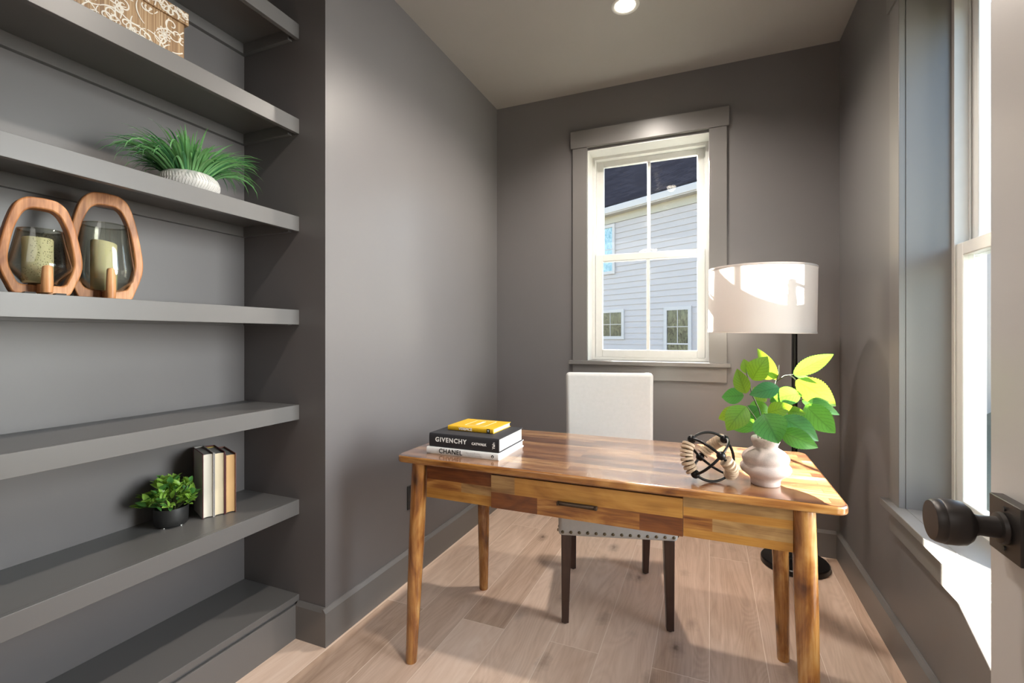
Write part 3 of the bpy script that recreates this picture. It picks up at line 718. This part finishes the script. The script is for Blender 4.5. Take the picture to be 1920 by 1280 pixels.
for sp in stems:
    m = MB(); m.tube(sp, [.0017] * (len(sp) - 1) + [.0010], 8); m.build('stem', M_stem, pl, smooth=60)
m = MB()
for k in range(14):
    a = random.uniform(0, 6.28); r0 = random.uniform(.003, .022)
    m.tube([(r0 * math.cos(a), r0 * math.sin(a), .105), (r0 * 1.1 * math.cos(a), r0 * 1.1 * math.sin(a), .137), (r0 * 1.5 * math.cos(a + .4), r0 * 1.5 * math.sin(a + .4), .137 + random.uniform(.008, .02))], .0013, 5)
m.build('stem_base', plain('dark_stems', (.06, .09, .03), .7), pl)

# ------------------------------------------------------------------ orb of black metal arcs and wooden rings
oc = Vector((.002, 1.524, .75))
od = Vector((oc.x, oc.y, 0)).normalized(); orr = Vector((od.y, -od.x, 0)); RO = .0705
def ov(a, b, c): return (orr * a + Vector((0, 0, b)) - od * c)     # right, up, towards the room
A_ = ov(-34.5, 33, 6).normalized(); B_ = ov(17, -13.5 + 27, 40).normalized(); B_ = (B_ - A_ * A_.dot(B_)).normalized()
C_ = A_.cross(B_); 
if C_.dot(ov(24, 29.5, -25)) < 0: C_ = -C_
nodes = {'A': A_, 'F': -A_, 'B': B_, 'D': -B_, 'C': C_, 'E': -C_}
def arc(p, q, n=14): return [((nodes[p] * math.cos(x) + nodes[q] * math.sin(x)) * RO) for x in [math.pi / 2 * k / n for k in range(n + 1)]]
arcs = ['AB', 'AC', 'AD', 'AE', 'BC', 'BE', 'BF', 'CF', 'ED', 'DC', 'DF', 'EF']
lowest = min(p.z for a in arcs for p in arc(*a)) - .0042
low2 = min(n_.z * RO for n_ in nodes.values()) - .0115
t = thing('decorative_orb', 'round black metal orb ornament strung with tan wooden rings, beside the vase', 'ornament', (oc.x, oc.y, .75 - min(lowest, low2)))
for a in arcs:
    m = MB(); m.tube(arc(*a), .0040, 10); m.build('metal_arc', M_black, t, smooth=60)
for n_ in nodes.values():
    m = MB(); m.ball((0, 0, 0), .0128); m.build('joint_ball', M_black, t, loc=n_ * RO, smooth=180)
M_ring = NT('weathered_wood_ring'); _v = M_ring.coords(); M_ring.set(Base_Color=M_ring.mix(M_ring.noise(_v, 120, 4), (.36, .25, .16), (.60, .47, .34)), Roughness=.7); M_ring = M_ring.m
for a, k0, k1, n in (('AE', .17, .86, 8), ('BF', .20, .90, 8), ('DC', .15, .85, 8)):
    for k in range(n):
        x = math.pi / 2 * (k0 + (k1 - k0) * k / (n - 1)); p = nodes[a[0]] * math.cos(x) + nodes[a[1]] * math.sin(x); tg = (-nodes[a[0]] * math.sin(x) + nodes[a[1]] * math.cos(x))
        m = MB(); m.lathe([(.0042, -.0042), (.0160, -.0042), (.0182, -.003), (.0182, .003), (.0160, .0042), (.0042, .0042), (.0042, -.0042)], 28)
        tilt = Vector((random.uniform(-.1, .1), random.uniform(-.1, .1), random.uniform(-.1, .1)))
        m.build('wooden_ring', M_ring, t, loc=p * RO, rot=(tg + tilt).to_track_quat('Z', 'Y').to_euler(), smooth=40)

# ------------------------------------------------------------------ floor lamp
LP = Vector((.405, 2.815, 0)); SC = Vector((.214, 2.4165, 0))
t = thing('floor_lamp', 'floor lamp with white drum shade on black pole in the far right corner', 'floor lamp', LP)
m = MB(); m.lathe([(0, 0), (.150, 0), (.155, .004), (.155, .026), (.150, .032), (.12, .034), (.03, .038), (.022, .046), (0, .046)], 56); m.build('base', M_black, t, smooth=35)
m = MB(); m.cyl((0, 0, .04), (0, 0, 1.497), .0135); m.cyl((0, 0, 1.497), (0, 0, 1.507), .011); m.cyl((0, 0, .78), (0, 0, .80), .0165); m.build('pole', M_black, t, smooth=40)
rel = SC - LP
m = MB(); m.cyl((0, 0, 1.480), (rel.x, rel.y, 1.487), .006); m.cyl((0, 0, 1.466), (0, 0, 1.495), .0185); m.build('swing_arm', M_black, t, smooth=40)
m = MB(); m.cyl((rel.x, rel.y, 1.495), (rel.x, rel.y, 1.425), .017); m.cyl((rel.x, rel.y, 1.43), (rel.x, rel.y, 1.40), .020, .022); m.cyl((rel.x - .03, rel.y, 1.44), (rel.x, rel.y, 1.44), .003); m.build('socket', M_black, t, smooth=40)
m = MB(); m.lathe([(.013, .0), (.014, -.02), (.024, -.045), (.030, -.065), (.027, -.085), (.015, -.096), (0, -.099)], 24, (rel.x, rel.y, 1.40)); m.build('bulb', plain('frosted_bulb', (.8, .8, .78), .4), t, smooth=80)
SR, ST, SB_ = .2185, 1.478, 1.196
sh = MB(); n = 72
sh.lathe([(SR, SB_ - 1.33), (SR * .997, ST - 1.33)], n)
so = sh.build('lamp_shade', M_shade, t, (rel.x, rel.y, 1.33), (0, 0, 0), smooth=80); so.rotation_euler = (0, R(1.0), 0)
for zz, rr in ((SB_ - 1.33, SR), (ST - 1.33, SR * .997)):
    m = MB(); m.lathe([(rr - .0022, zz - .004), (rr + .0015, zz - .004), (rr + .0015, zz + .004), (rr - .0022, zz + .004), (rr - .0022, zz - .004)], n); m.build('shade_rim', M_shade, so, smooth=50)
m = MB(); m.lathe([(.019, ST - 1.335), (.023, ST - 1.335), (.023, ST - 1.331), (.019, ST - 1.331), (.019, ST - 1.335)], 24)
for a in (20, 140, 260):
    ca, sa = math.cos(R(a)), math.sin(R(a)); m.tube([(.022 * ca, .022 * sa, ST - 1.333), (.12 * ca, .12 * sa, ST - 1.345), (SR * .99 * ca, SR * .99 * sa, ST - 1.333)], .0016, 6)
m.build('shade_spider', M_chrome, so, smooth=50)

# ------------------------------------------------------------------ lanterns with candles
def smoothloop(pts, n=8):
    out = []; N = len(pts)
    for i in range(N):
        p0, p1, p2, p3 = (Vector(pts[(i + j - 1) % N]) for j in range(4))
        for k in range(n):
            x = k / n; out.append(.5 * ((2 * p1) + (p2 - p0) * x + (2 * p0 - 5 * p1 + 4 * p2 - p3) * x * x + (3 * p1 - p0 - 3 * p2 + p3) * x ** 3))
    return out
def lantern(loc, rz, w, h, outer, inner, gprof, gm, label, postr):
    t = thing('candle_lantern', label, 'lantern', loc, rz, 'wooden candle lanterns')
    # wooden hoop in the local y/z plane
    n = 96
    O = smoothloop([(y * w / 2, z * h) for y, z in outer], 8); I = smoothloop([(y * w / 2, z * h) for y, z in inner], 8)
    for P_ in (O, I):
        for p_ in P_: p_.y = max(p_.y, .0)
    m = MB(); D = .017; lay = []
    for x in (-D, D): lay.append(([m.bm.verts.new((x, p_.x, p_.y)) for p_ in O], [m.bm.verts.new((x, p_.x, p_.y)) for p_ in I]))
    N = len(O)
    for k in range(N):
        k2 = (k + 1) % N
        m.bm.faces.new((lay[0][0][k], lay[0][0][k2], lay[0][1][k2], lay[0][1][k])); m.bm.faces.new((lay[1][0][k2], lay[1][0][k], lay[1][1][k], lay[1][1][k2]))
        m.bm.faces.new((lay[0][0][k], lay[1][0][k], lay[1][0][k2], lay[0][0][k2])); m.bm.faces.new((lay[0][1][k2], lay[1][1][k2], lay[1][1][k], lay[0][1][k]))
    m.build('wooden_hoop', M_lantern, t, bevel=.004, seg=3)
    # crossing cradle with two upright ends
    m = MB(); e = postr
    m.box((-e + .008, -.0105, .004), (e - .008, .0105, .026))
    for sx in (-1, 1): m.tube([(sx * e, 0, .004), (sx * e, 0, .03), (sx * (e + .001), 0, h * .27), (sx * e, 0, h * .285)], [.0105, .0115, .0100, .0085], 14)
    m.build('cradle', M_lantern, t, bevel=.001)
    for sx in (-1, 1):
        for sy in (-1, 1):
            m = MB(); m.box((sx * e * .62 - .012, sy * .028 - .010, 0), (sx * e * .62 + .012, sy * .028 + .010, .005)); m.build('foot_pad', M_blackmatte, t)
    m = MB(); m.lathe(gprof + [(max(0, r_ - .0032), z_ + (.003 if z_ < .03 else 0)) for r_, z_ in gprof[::-1][1:]], 48); m.build('glass_vessel', gm, t, smooth=28)
    return t
HO = [(.62, 0), (.82, .12), (.97, .26), (1.0, .38), (.93, .54), (.80, .74), (.62, .91), (.38, .985), (.12, 1.0)]
OUT = [(-a, b) for a, b in HO] + HO[::-1] + [(.2, 0), (-.2, 0)]
HI = [(.52, .112), (.65, .19), (.745, .29), (.765, .38), (.71, .53), (.60, .69), (.44, .82), (.27, .875), (.09, .885)]
INN = [(-a, b) for a, b in HI] + HI[::-1] + [(.18, .105), (-.18, .105)]
z0 = 1.281
g1 = [(0, .0285), (.030, .0280), (.034, .031), (.0595, .066), (.0610, .072), (.0600, .078), (.0440, .160), (.0428, .164), (.0420, .160)]
l1 = lantern((-1.556, .648, z0), R(-10), .156, .243, OUT, INN, g1, M_smoke1, 'smaller wooden hoop candle lantern with squat speckled glass', .055)
g2 = [(0, .0285), (.036, .0280), (.042, .031), (.066, .060), (.0705, .082), (.0695, .10), (.0560, .205), (.0540, .222), (.0530, .218)]
l2 = lantern((-1.632, .824, z0), R(-14), .176, .312, OUT, INN, g2, M_smoke2, 'taller wooden hoop candle lantern with smoky glass', .062)
M_wax = NT('ivory_wax'); M_wax.set(Base_Color=(.78, .75, .50), Roughness=.45, Subsurface_Weight=.25, Subsurface_Radius=(.01, .008, .004), Subsurface_Scale=.3); M_wax = M_wax.m
def candle(loc, r, h, label, slant):
    t = thing('pillar_candle', label, 'candle', loc, 0, 'pillar candles in the lanterns')
    m = MB(); m.lathe([(0, 0), (r - .002, 0), (r, .002), (r, h), (r - .002, h + .002), (r - .004, h), (0, h - .005)], 40)
    for v in m.bm.verts:
        if v.co.z > h * .5: v.co.z += slant * v.co.y
    m.build('wax', M_wax, t, smooth=50)
    m = MB(); m.cyl((0, 0, h - .006), (.001, .001, h + .006), .0012, n=8); m.build('wick', M_blackmatte, t)
candle((-1.556, .643, z0 + .0290), .0290, .112, 'pale green pillar candle inside the smaller lantern', -.02)
candle((-1.632, .822, z0 + .0290), .0300, .140, 'ivory pillar candle inside the taller lantern', -.14)

# ------------------------------------------------------------------ bowl of grass
GB = (-1.615, 1.056, 1.647)
t = thing('grass_plant', 'artificial green grass in a low white ribbed bowl on a shelf', 'plant', GB); t.scale = (.86, .86, .86)
M_bowl = NT('white_ceramic'); M_bowl.set(Base_Color=(.50, .485, .47), Roughness=.6); M_bowl = M_bowl.m
m = MB(); m.lathe([(0, .001), (.072, 0), (.092, .012), (.1035, .034), (.1045, .048), (.098, .066), (.086, .079), (.080, .082), (.076, .079), (.072, .070), (0, .068)], 72); bw = m.build('bowl', M_bowl, t, smooth=50)
m = MB(); N = 62                                    # herringbone relief: two bands of slanted ribs
def br(z):
    for (r0, a0), (r1, a1) in zip(((.092, .012), (.1035, .034), (.1045, .048), (.098, .066), (.086, .079)), ((.1035, .034), (.1045, .048), (.098, .066), (.086, .079), (.08, .082))):
        if a0 <= z <= a1: return r0 + (r1 - r0) * (z - a0) / (a1 - a0)
    return .08
for k in range(N):
    a = 2 * math.pi * k / N
    for zA, zB, s_ in ((.018, .044, 1), (.047, .068, -1)):
        pts = []
        for j in range(4):
            z = zA + (zB - zA) * j / 3; rr = br(z) + .0002; aa = a + s_ * .075 * (j / 3) + (.075 if s_ < 0 else 0)
            pts.append((rr * math.cos(aa), rr * math.sin(aa), z))
        m.tube(pts, .0014, 4)
m.build('rib_relief', M_bowl, t)
m = MB(); m.lathe([(0, .070), (.070, .0695)], 32); m.build('soil', plain('dark_soil', (.03, .025, .02), .9), t)
m = MB(); uv = m.bm.loops.layers.uv.new('UVMap')
def blade(a, r0, L, lean, droop, w, mi):
    ca, sa = math.cos(a), math.sin(a); n = 9; p = Vector((r0 * ca, r0 * sa, .066)); ang_ = lean; rows = []
    side = Vector((-sa, ca, 0))
    tw = random.uniform(-.7, .7)
    for i in range(n + 1):
        k = i / n
        hh = Vector((ca * math.sin(ang_), sa * math.sin(ang_), math.cos(ang_)))
        nr = side.cross(hh); sd = side * math.cos(tw) + nr * math.sin(tw)
        ww = w * (1 - k ** 2.2) * (.55 + .9 * min(1, k * 2.5)) * .62 + .0002
        rows.append([m.bm.verts.new(p - sd * ww), m.bm.verts.new(p + nr * ww * .35), m.bm.verts.new(p + sd * ww)])
        p = p + hh * (L / n); ang_ += droop / n * (1.3 * k + .35)
    for i in range(n):
        for j in range(2):
            f = m.bm.faces.new((rows[i][j], rows[i][j + 1], rows[i + 1][j + 1], rows[i + 1][j])); f.smooth = True; f.material_index = mi
            for lp, c in zip(f.loops, ((j / 2, i / n), ((j + 1) / 2, i / n), ((j + 1) / 2, (i + 1) / n), (j / 2, (i + 1) / n))): lp[uv].uv = c
rg = random.Random(21)
for k in range(420):
    a = rg.uniform(0, 2 * math.pi); rr = .066 * math.sqrt(rg.random())
    ex = abs(math.sin(a))                           # the tuft is longer along the shelf
    L = rg.uniform(.138, .192) * (1 + .50 * ex * (rr / .066)) * (.72 if math.cos(a) < -.45 else 1)
    blade(a, rr, L, .12 + .75 * (rr / .066) * rg.uniform(.6, 1.1), rg.uniform(1.1, 2.9) * (.60 + ex * .55), rg.uniform(.0040, .0066), 0 if rg.random() < .72 else 1)
for v in m.bm.verts:                                # leaves stay off the back wall and below the shelf above
    if v.co.x < -.155: v.co.x = -.155 + (v.co.x + .155) * .1
    lim = .285
    if v.co.z > lim: v.co.z = lim + (v.co.z - lim) * .2
    if v.co.z < .004: v.co.z = .004
fo = m.build('grass_blades', [M_grass, M_grass2], t, recalc=False); fo['kind'] = 'stuff'

# ------------------------------------------------------------------ small plant in black pot
PB = (-1.690, 1.046, .538)
t = thing('potted_plant', 'small bushy green plant in a black pot beside the upright books', 'plant', PB); t.scale = (.93, .93, .93)
m = MB(); m.lathe([(0, .004), (.046, .004), (.051, .008), (.0530, .030), (.0535, .066), (.0525, .068), (.050, .066), (.049, .058), (0, .058)], 48); m.build('pot', M_blackmatte, t, smooth=50)
for a in (20, 110, 200, 290):
    m = MB(); m.cyl((.036 * math.cos(R(a)), .036 * math.sin(R(a)), 0), (.036 * math.cos(R(a)), .036 * math.sin(R(a)), .005), .006, n=12); m.build('foot', M_chrome, t)
m = MB(); uv = m.bm.loops.layers.uv.new('UVMap'); rp = random.Random(5); ms = MB()
for k in range(62):
    a = rp.uniform(0, 6.28); el = R(rp.uniform(5, 88)); r_ = rp.uniform(.062, .112)
    tip = Vector((math.cos(a) * math.cos(el) * .98, math.sin(a) * math.cos(el) * 1.05, math.sin(el) * .98)) * r_ + Vector((.004, 0, .062))
    if tip.x < -.088: tip.x = -.088
    if tip.y > .055 and tip.x < .06: tip.y = .055
    st = Vector((.02 * math.cos(a), .02 * math.sin(a), .058))
    ms.tube([st, (st + tip) / 2 + Vector((0, 0, .012)), tip], .0011, 5)
    dirn = (tip - st).normalized()
    for j in range(5):
        aa = rp.uniform(0, 6.28); o1 = Vector((math.cos(aa), math.sin(aa), rp.uniform(-.1, .7))); dd = (dirn * .9 + o1).normalized()
        b0 = tip - dirn * rp.uniform(0, .02); L = rp.uniform(.026, .041)
        leaf_geo(m, uv, b0, b0 + dd * L, L * rp.uniform(.42, .55), Vector((rp.uniform(-.3, .6), rp.uniform(-.5, .3), 1)), .10, .2, 0, 6, .85, .9, 0 if rp.random() < .68 else 1)
for k in range(110):
    a = rp.uniform(0, 6.28); r_ = rp.uniform(.012, .060); b0 = Vector((r_ * math.cos(a), r_ * math.sin(a), .064 + rp.uniform(0, .055)))
    dd = Vector((math.cos(a + rp.uniform(-.9, .9)), math.sin(a + rp.uniform(-.9, .9)), rp.uniform(-.1, .9))).normalized(); L = rp.uniform(.024, .036)
    leaf_geo(m, uv, b0, b0 + dd * L, L * .5, Vector((.4, -.2, 1)), .1, .2, 0, 6, .85, .9, 0 if rp.random() < .6 else 1)
for v in m.bm.verts:
    if v.co.x < -.098: v.co.x = -.098
    if v.co.y > .060 and v.co.x < .055: v.co.y = .060 + (v.co.y - .060) * .08
m.build('leaves', [M_leafS, M_leafS2], t, recalc=False); ms.build('twigs', M_stem, t)

# ------------------------------------------------------------------ patterned storage box
M_boxb = NT('striped_gold_paper'); _v = M_boxb.coords('Object', (3, 190, 1)); _n = M_boxb.noise(_v, 1.0, 4, .7)
M_boxb.set(Base_Color=M_boxb.ramp(_n, [(.30, (.10, .05, .022)), (.45, (.24, .135, .06)), (.57, (.38, .245, .125)), (.72, (.50, .41, .29))]), Roughness=.5); M_boxb = M_boxb.m
M_scroll = plain('cream_print', (.66, .62, .55), .5)
BX = Vector((-1.668, .810, 2.030)); hy = .195; hx = .108; bh = .150; lh = .038
t = thing('storage_box', 'lidded storage box printed with cream scrolls on a high shelf', 'storage box', BX)
def spiral(cx, cz, r0, turns, a0, sgn, n=26): return [(cx + r0 * (1 - .86 * k / n) * math.cos(a0 + sgn * turns * 6.283 * k / n), cz + r0 * (1 - .86 * k / n) * math.sin(a0 + sgn * turns * 6.283 * k / n)) for k in range(n + 1)]
LAYER = [0]
def ribbon(mb, x, pts, w, ylim, zlo, zhi):
    LAYER[0] += 1; x = x + .00002 * (LAYER[0] % 60)
    pv = None
    P_ = [Vector((p_[0], p_[1])) for p_ in pts]
    for i, p_ in enumerate(P_):
        a = P_[max(0, i - 1)]; b = P_[min(len(P_) - 1, i + 1)]; tt = (b - a)
        if tt.length < 1e-7: continue
        tt.normalize(); nn = Vector((-tt.y, tt.x)); ww = w * (.55 + .45 * math.sin(math.pi * i / (len(P_) - 1)))
        q = (p_ + nn * ww, p_ - nn * ww)
        if not (abs(p_.x) < ylim - ww and zlo + ww < p_.y < zhi - ww): pv = None; continue
        cur = [mb.bm.verts.new((x, c.x, c.y)) for c in q]
        if pv:
            f = mb.bm.faces.new((pv[0], cur[0], cur[1], pv[1])); f.normal_update(); f.material_index = 1
            if f.normal.x < 0: f.normal_flip()
        pv = cur
def scrolls(mb, x, ylim, zlo, zhi, seed):
    r_ = random.Random(seed)
    for k in range(int(ylim * 2 / .0105)):
        cy = -ylim + .0105 * k + r_.uniform(-.008, .008); cz = r_.uniform(zlo, zhi); r0 = r_.uniform(.012, .024); sg = r_.choice((-1, 1)); a0 = r_.uniform(0, 6.28)
        sp = spiral(cy, cz, r0, r_.uniform(1.1, 1.5), a0, sg); ribbon(mb, x, sp, .0020, ylim, zlo, zhi)
        p0 = Vector(sp[0]); tg = Vector((math.sin(a0), -math.cos(a0))) * sg; tail = []
        for j in range(14): p0 = p0 + tg * .005; tg = Vector((tg.x * math.cos(.10 * sg) + tg.y * math.sin(.10 * sg), -tg.x * math.sin(.10 * sg) + tg.y * math.cos(.10 * sg))); tail.append(tuple(p0))
        ribbon(mb, x, tail, .0019, ylim, zlo, zhi)
    for cy, cz, rr in ((.135, zlo + (zhi - zlo) * .58, .022), (.05, zlo + (zhi - zlo) * .25, .02), (-.06, zlo + (zhi - zlo) * .6, .022)):
        if zhi - zlo < .06: break
        for q in range(9):
            a = 6.283 * q / 9; ca, sa = math.cos(a), math.sin(a)
            ribbon(mb, x + .0002, [(cy + (rr * k / 6) * ca - math.sin(3.14 * k / 6) * .005 * sa, cz + (rr * k / 6) * sa + math.sin(3.14 * k / 6) * .005 * ca) for k in range(7)] + [(cy + (rr * (6 - k) / 6) * ca + math.sin(3.14 * k / 6) * .005 * sa, cz + (rr * (6 - k) / 6) * sa - math.sin(3.14 * k / 6) * .005 * ca) for k in range(7)], .0011, ylim, zlo, zhi)
m = MB(); m.box((-hx + .006, -hy + .010, 0), (hx, hy, bh))
scrolls(m, hx + .0004, hy, 0, bh - .006, 3); m.build('box_body', [M_boxb, M_scroll], t, recalc=False)
m = MB(); m.box((-hx, -hy, bh - .002), (hx + .007, hy + .010, bh + lh)); scrolls(m, hx + .0074, hy + .01, bh - .002, bh + lh, 8); m.build('lid', [M_boxb, M_scroll], t, recalc=False)

# ------------------------------------------------------------------ outdoors
m = MB(); m.box((-60, -40, -.72), (60, 80, -.70)); g = m.build('ground', plain('dry_lawn', (.095, .09, .055), .9, scale=2, var=.3)); struct(g)
def house(label, loc, rz, w, x0, eave, winlist, depth, rise, seed=0):
    t = thing('neighbour_house', label, 'house', loc, rz)
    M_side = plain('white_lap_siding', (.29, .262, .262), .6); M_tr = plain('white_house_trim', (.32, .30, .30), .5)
    m = MB(); z = -.7; k = 0
    x1 = x0 + w
    while z < eave - .18:
        z2 = min(z + .15, eave - .18)
        m.prism([(.0, z), (.022, z), (.006, z2), (.0, z2)], x0, x1, 'x'); z = z2
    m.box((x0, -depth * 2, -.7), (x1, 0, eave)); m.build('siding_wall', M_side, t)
    m = MB(); m.box((x0, 0, eave - .40), (x1, .03, eave - .18)); m.build('frieze', plain('cream_frieze', (.27, .25, .215), .6), t)
    m = MB(); m.box((x0 - .2, -.1, eave - .20), (x1 + .2, .24, eave - .16)); m.build('soffit', M_tr, t)
    m = MB(); m.box((x0 - .2, .20, eave - .18), (x1 + .2, .27, eave)); m.build('gutter', M_tr, t, bevel=.02)
    rf = NT('dark_shingle_roof'); v = rf.coords('Object', (1, 1, 1)); b_ = rf.node('ShaderNodeTexBrick'); b_.inputs['Scale'].default_value = 1; b_.inputs['Brick Width'].default_value = .35; b_.inputs['Row Height'].default_value = .11; b_.inputs['Mortar Size'].default_value = .012
    b_.inputs['Color1'].default_value = (.018, .017, .021, 1); b_.inputs['Color2'].default_value = (.030, .028, .034, 1); b_.inputs['Mortar'].default_value = (.010, .009, .012, 1); rf.link(v, b_.inputs['Vector']); rf.set(Base_Color=b_.outputs[0], Roughness=1.0, Specular_IOR_Level=.0)
    m = MB(); m.prism([(.24, eave + .0), (.24, eave + .05), (-depth, eave + rise + .05), (-2 * depth - .24, eave + .05), (-2 * depth - .24, eave), (-depth, eave + rise)], x0 - .2, x1 + .2, 'x'); m.build('roof', rf.m, t)
    m = MB()
    for xx in (x0, x1): m.prism([(-.0, eave - .01), (-depth, eave + rise - .02), (-2 * depth, eave - .01)], xx - .01, xx + .01, 'x')
    m.build('gable', M_side, t)
    M_gl = glass_like
    for (xa, xb, za, zb, kind) in winlist:
        m = MB(); c = .085
        m.box((xa - c, 0, za - c), (xa, .05, zb + c)); m.box((xb, 0, za - c), (xb + c, .05, zb + c)); m.box((xa, 0, zb), (xb, .05, zb + c)); m.box((xa, 0, za - c), (xb, .05, za))
        wf = m.build('window', M_tr, t)
        m = MB(); m.box((xa, .0, za), (xb, .024, zb)); m.build('pane', M_gl[kind], wf)
        m = MB(); xm = (xa + xb) / 2; f = .016; q = .032
        zs = [za, zb] if kind != 'double' else [za + (zb - za) * .42, zb]
        m.box((xm - f / 2, .02, zs[0]), (xm + f / 2, q, zs[1])); zm = (zs[0] + zs[1]) / 2; m.box((xa, .02, zm - f / 2), (xb, q, zm + f / 2))
        if kind == 'double': m.box((xa, .02, zs[0] - .03), (xb, .045, zs[0] + .005))
        m.build('grille', M_tr, wf)
    return t
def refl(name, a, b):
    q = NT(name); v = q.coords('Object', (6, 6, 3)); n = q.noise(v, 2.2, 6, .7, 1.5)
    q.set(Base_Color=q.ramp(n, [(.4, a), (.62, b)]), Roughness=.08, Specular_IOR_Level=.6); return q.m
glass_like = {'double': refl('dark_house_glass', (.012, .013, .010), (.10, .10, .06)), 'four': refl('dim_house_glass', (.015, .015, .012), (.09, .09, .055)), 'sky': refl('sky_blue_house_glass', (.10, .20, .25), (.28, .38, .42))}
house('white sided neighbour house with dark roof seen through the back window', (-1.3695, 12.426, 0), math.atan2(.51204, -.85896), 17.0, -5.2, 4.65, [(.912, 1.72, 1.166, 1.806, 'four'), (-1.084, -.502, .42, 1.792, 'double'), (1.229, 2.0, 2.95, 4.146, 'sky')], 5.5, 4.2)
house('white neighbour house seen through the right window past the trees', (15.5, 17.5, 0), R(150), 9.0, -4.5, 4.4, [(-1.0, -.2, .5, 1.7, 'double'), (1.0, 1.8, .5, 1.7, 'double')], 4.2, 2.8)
def tree(label, loc, h, cr, seed, mat):
    t = thing('tree', label, 'tree', loc); r_ = random.Random(seed)
    m = MB(); m.tube([(0, 0, 0), (.05, 0, h * .3), (-.03, .05, h * .6), (0, 0, h * .9)], [.16, .12, .08, .02], 10)
    for k in range(14):
        z = h * r_.uniform(.3, .8); a = r_.uniform(0, 6.28); l = cr * r_.uniform(.6, 1); m.tube([(0, 0, z), (l * .5 * math.cos(a), l * .5 * math.sin(a), z + l * .35), (l * math.cos(a), l * math.sin(a), z + l * .55)], [.05, .03, .01], 6)
    m.build('trunk', plain('tree_bark', (.10, .075, .055), .9), t)
    m = MB(); uv = m.bm.loops.layers.uv.new('UVMap')
    for k in range(2600):
        d_ = Vector((r_.gauss(0, 1), r_.gauss(0, 1), r_.gauss(0, 1))).normalized() * (r_.random() ** .4); p_ = Vector((d_.x * cr, d_.y * cr, h * .68 + d_.z * h * .36))
        q = Vector((r_.uniform(-1, 1), r_.uniform(-1, 1), r_.uniform(-.6, .6))).normalized()
        leaf_geo(m, uv, p_, p_ + q * .16, .09, (0, 0, 1), .1, .1, 0, 3, .8, 1)
    m.build('foliage', mat, t, recalc=False)
tree('broad green tree outside the right window', (9.2, 13.2, -.7), 5.2, 1.9, 3, M_leafS2)
tree('smaller green tree in front of the far house', (6.2, 9.6, -.7), 3.0, 1.1, 9, M_leafS)
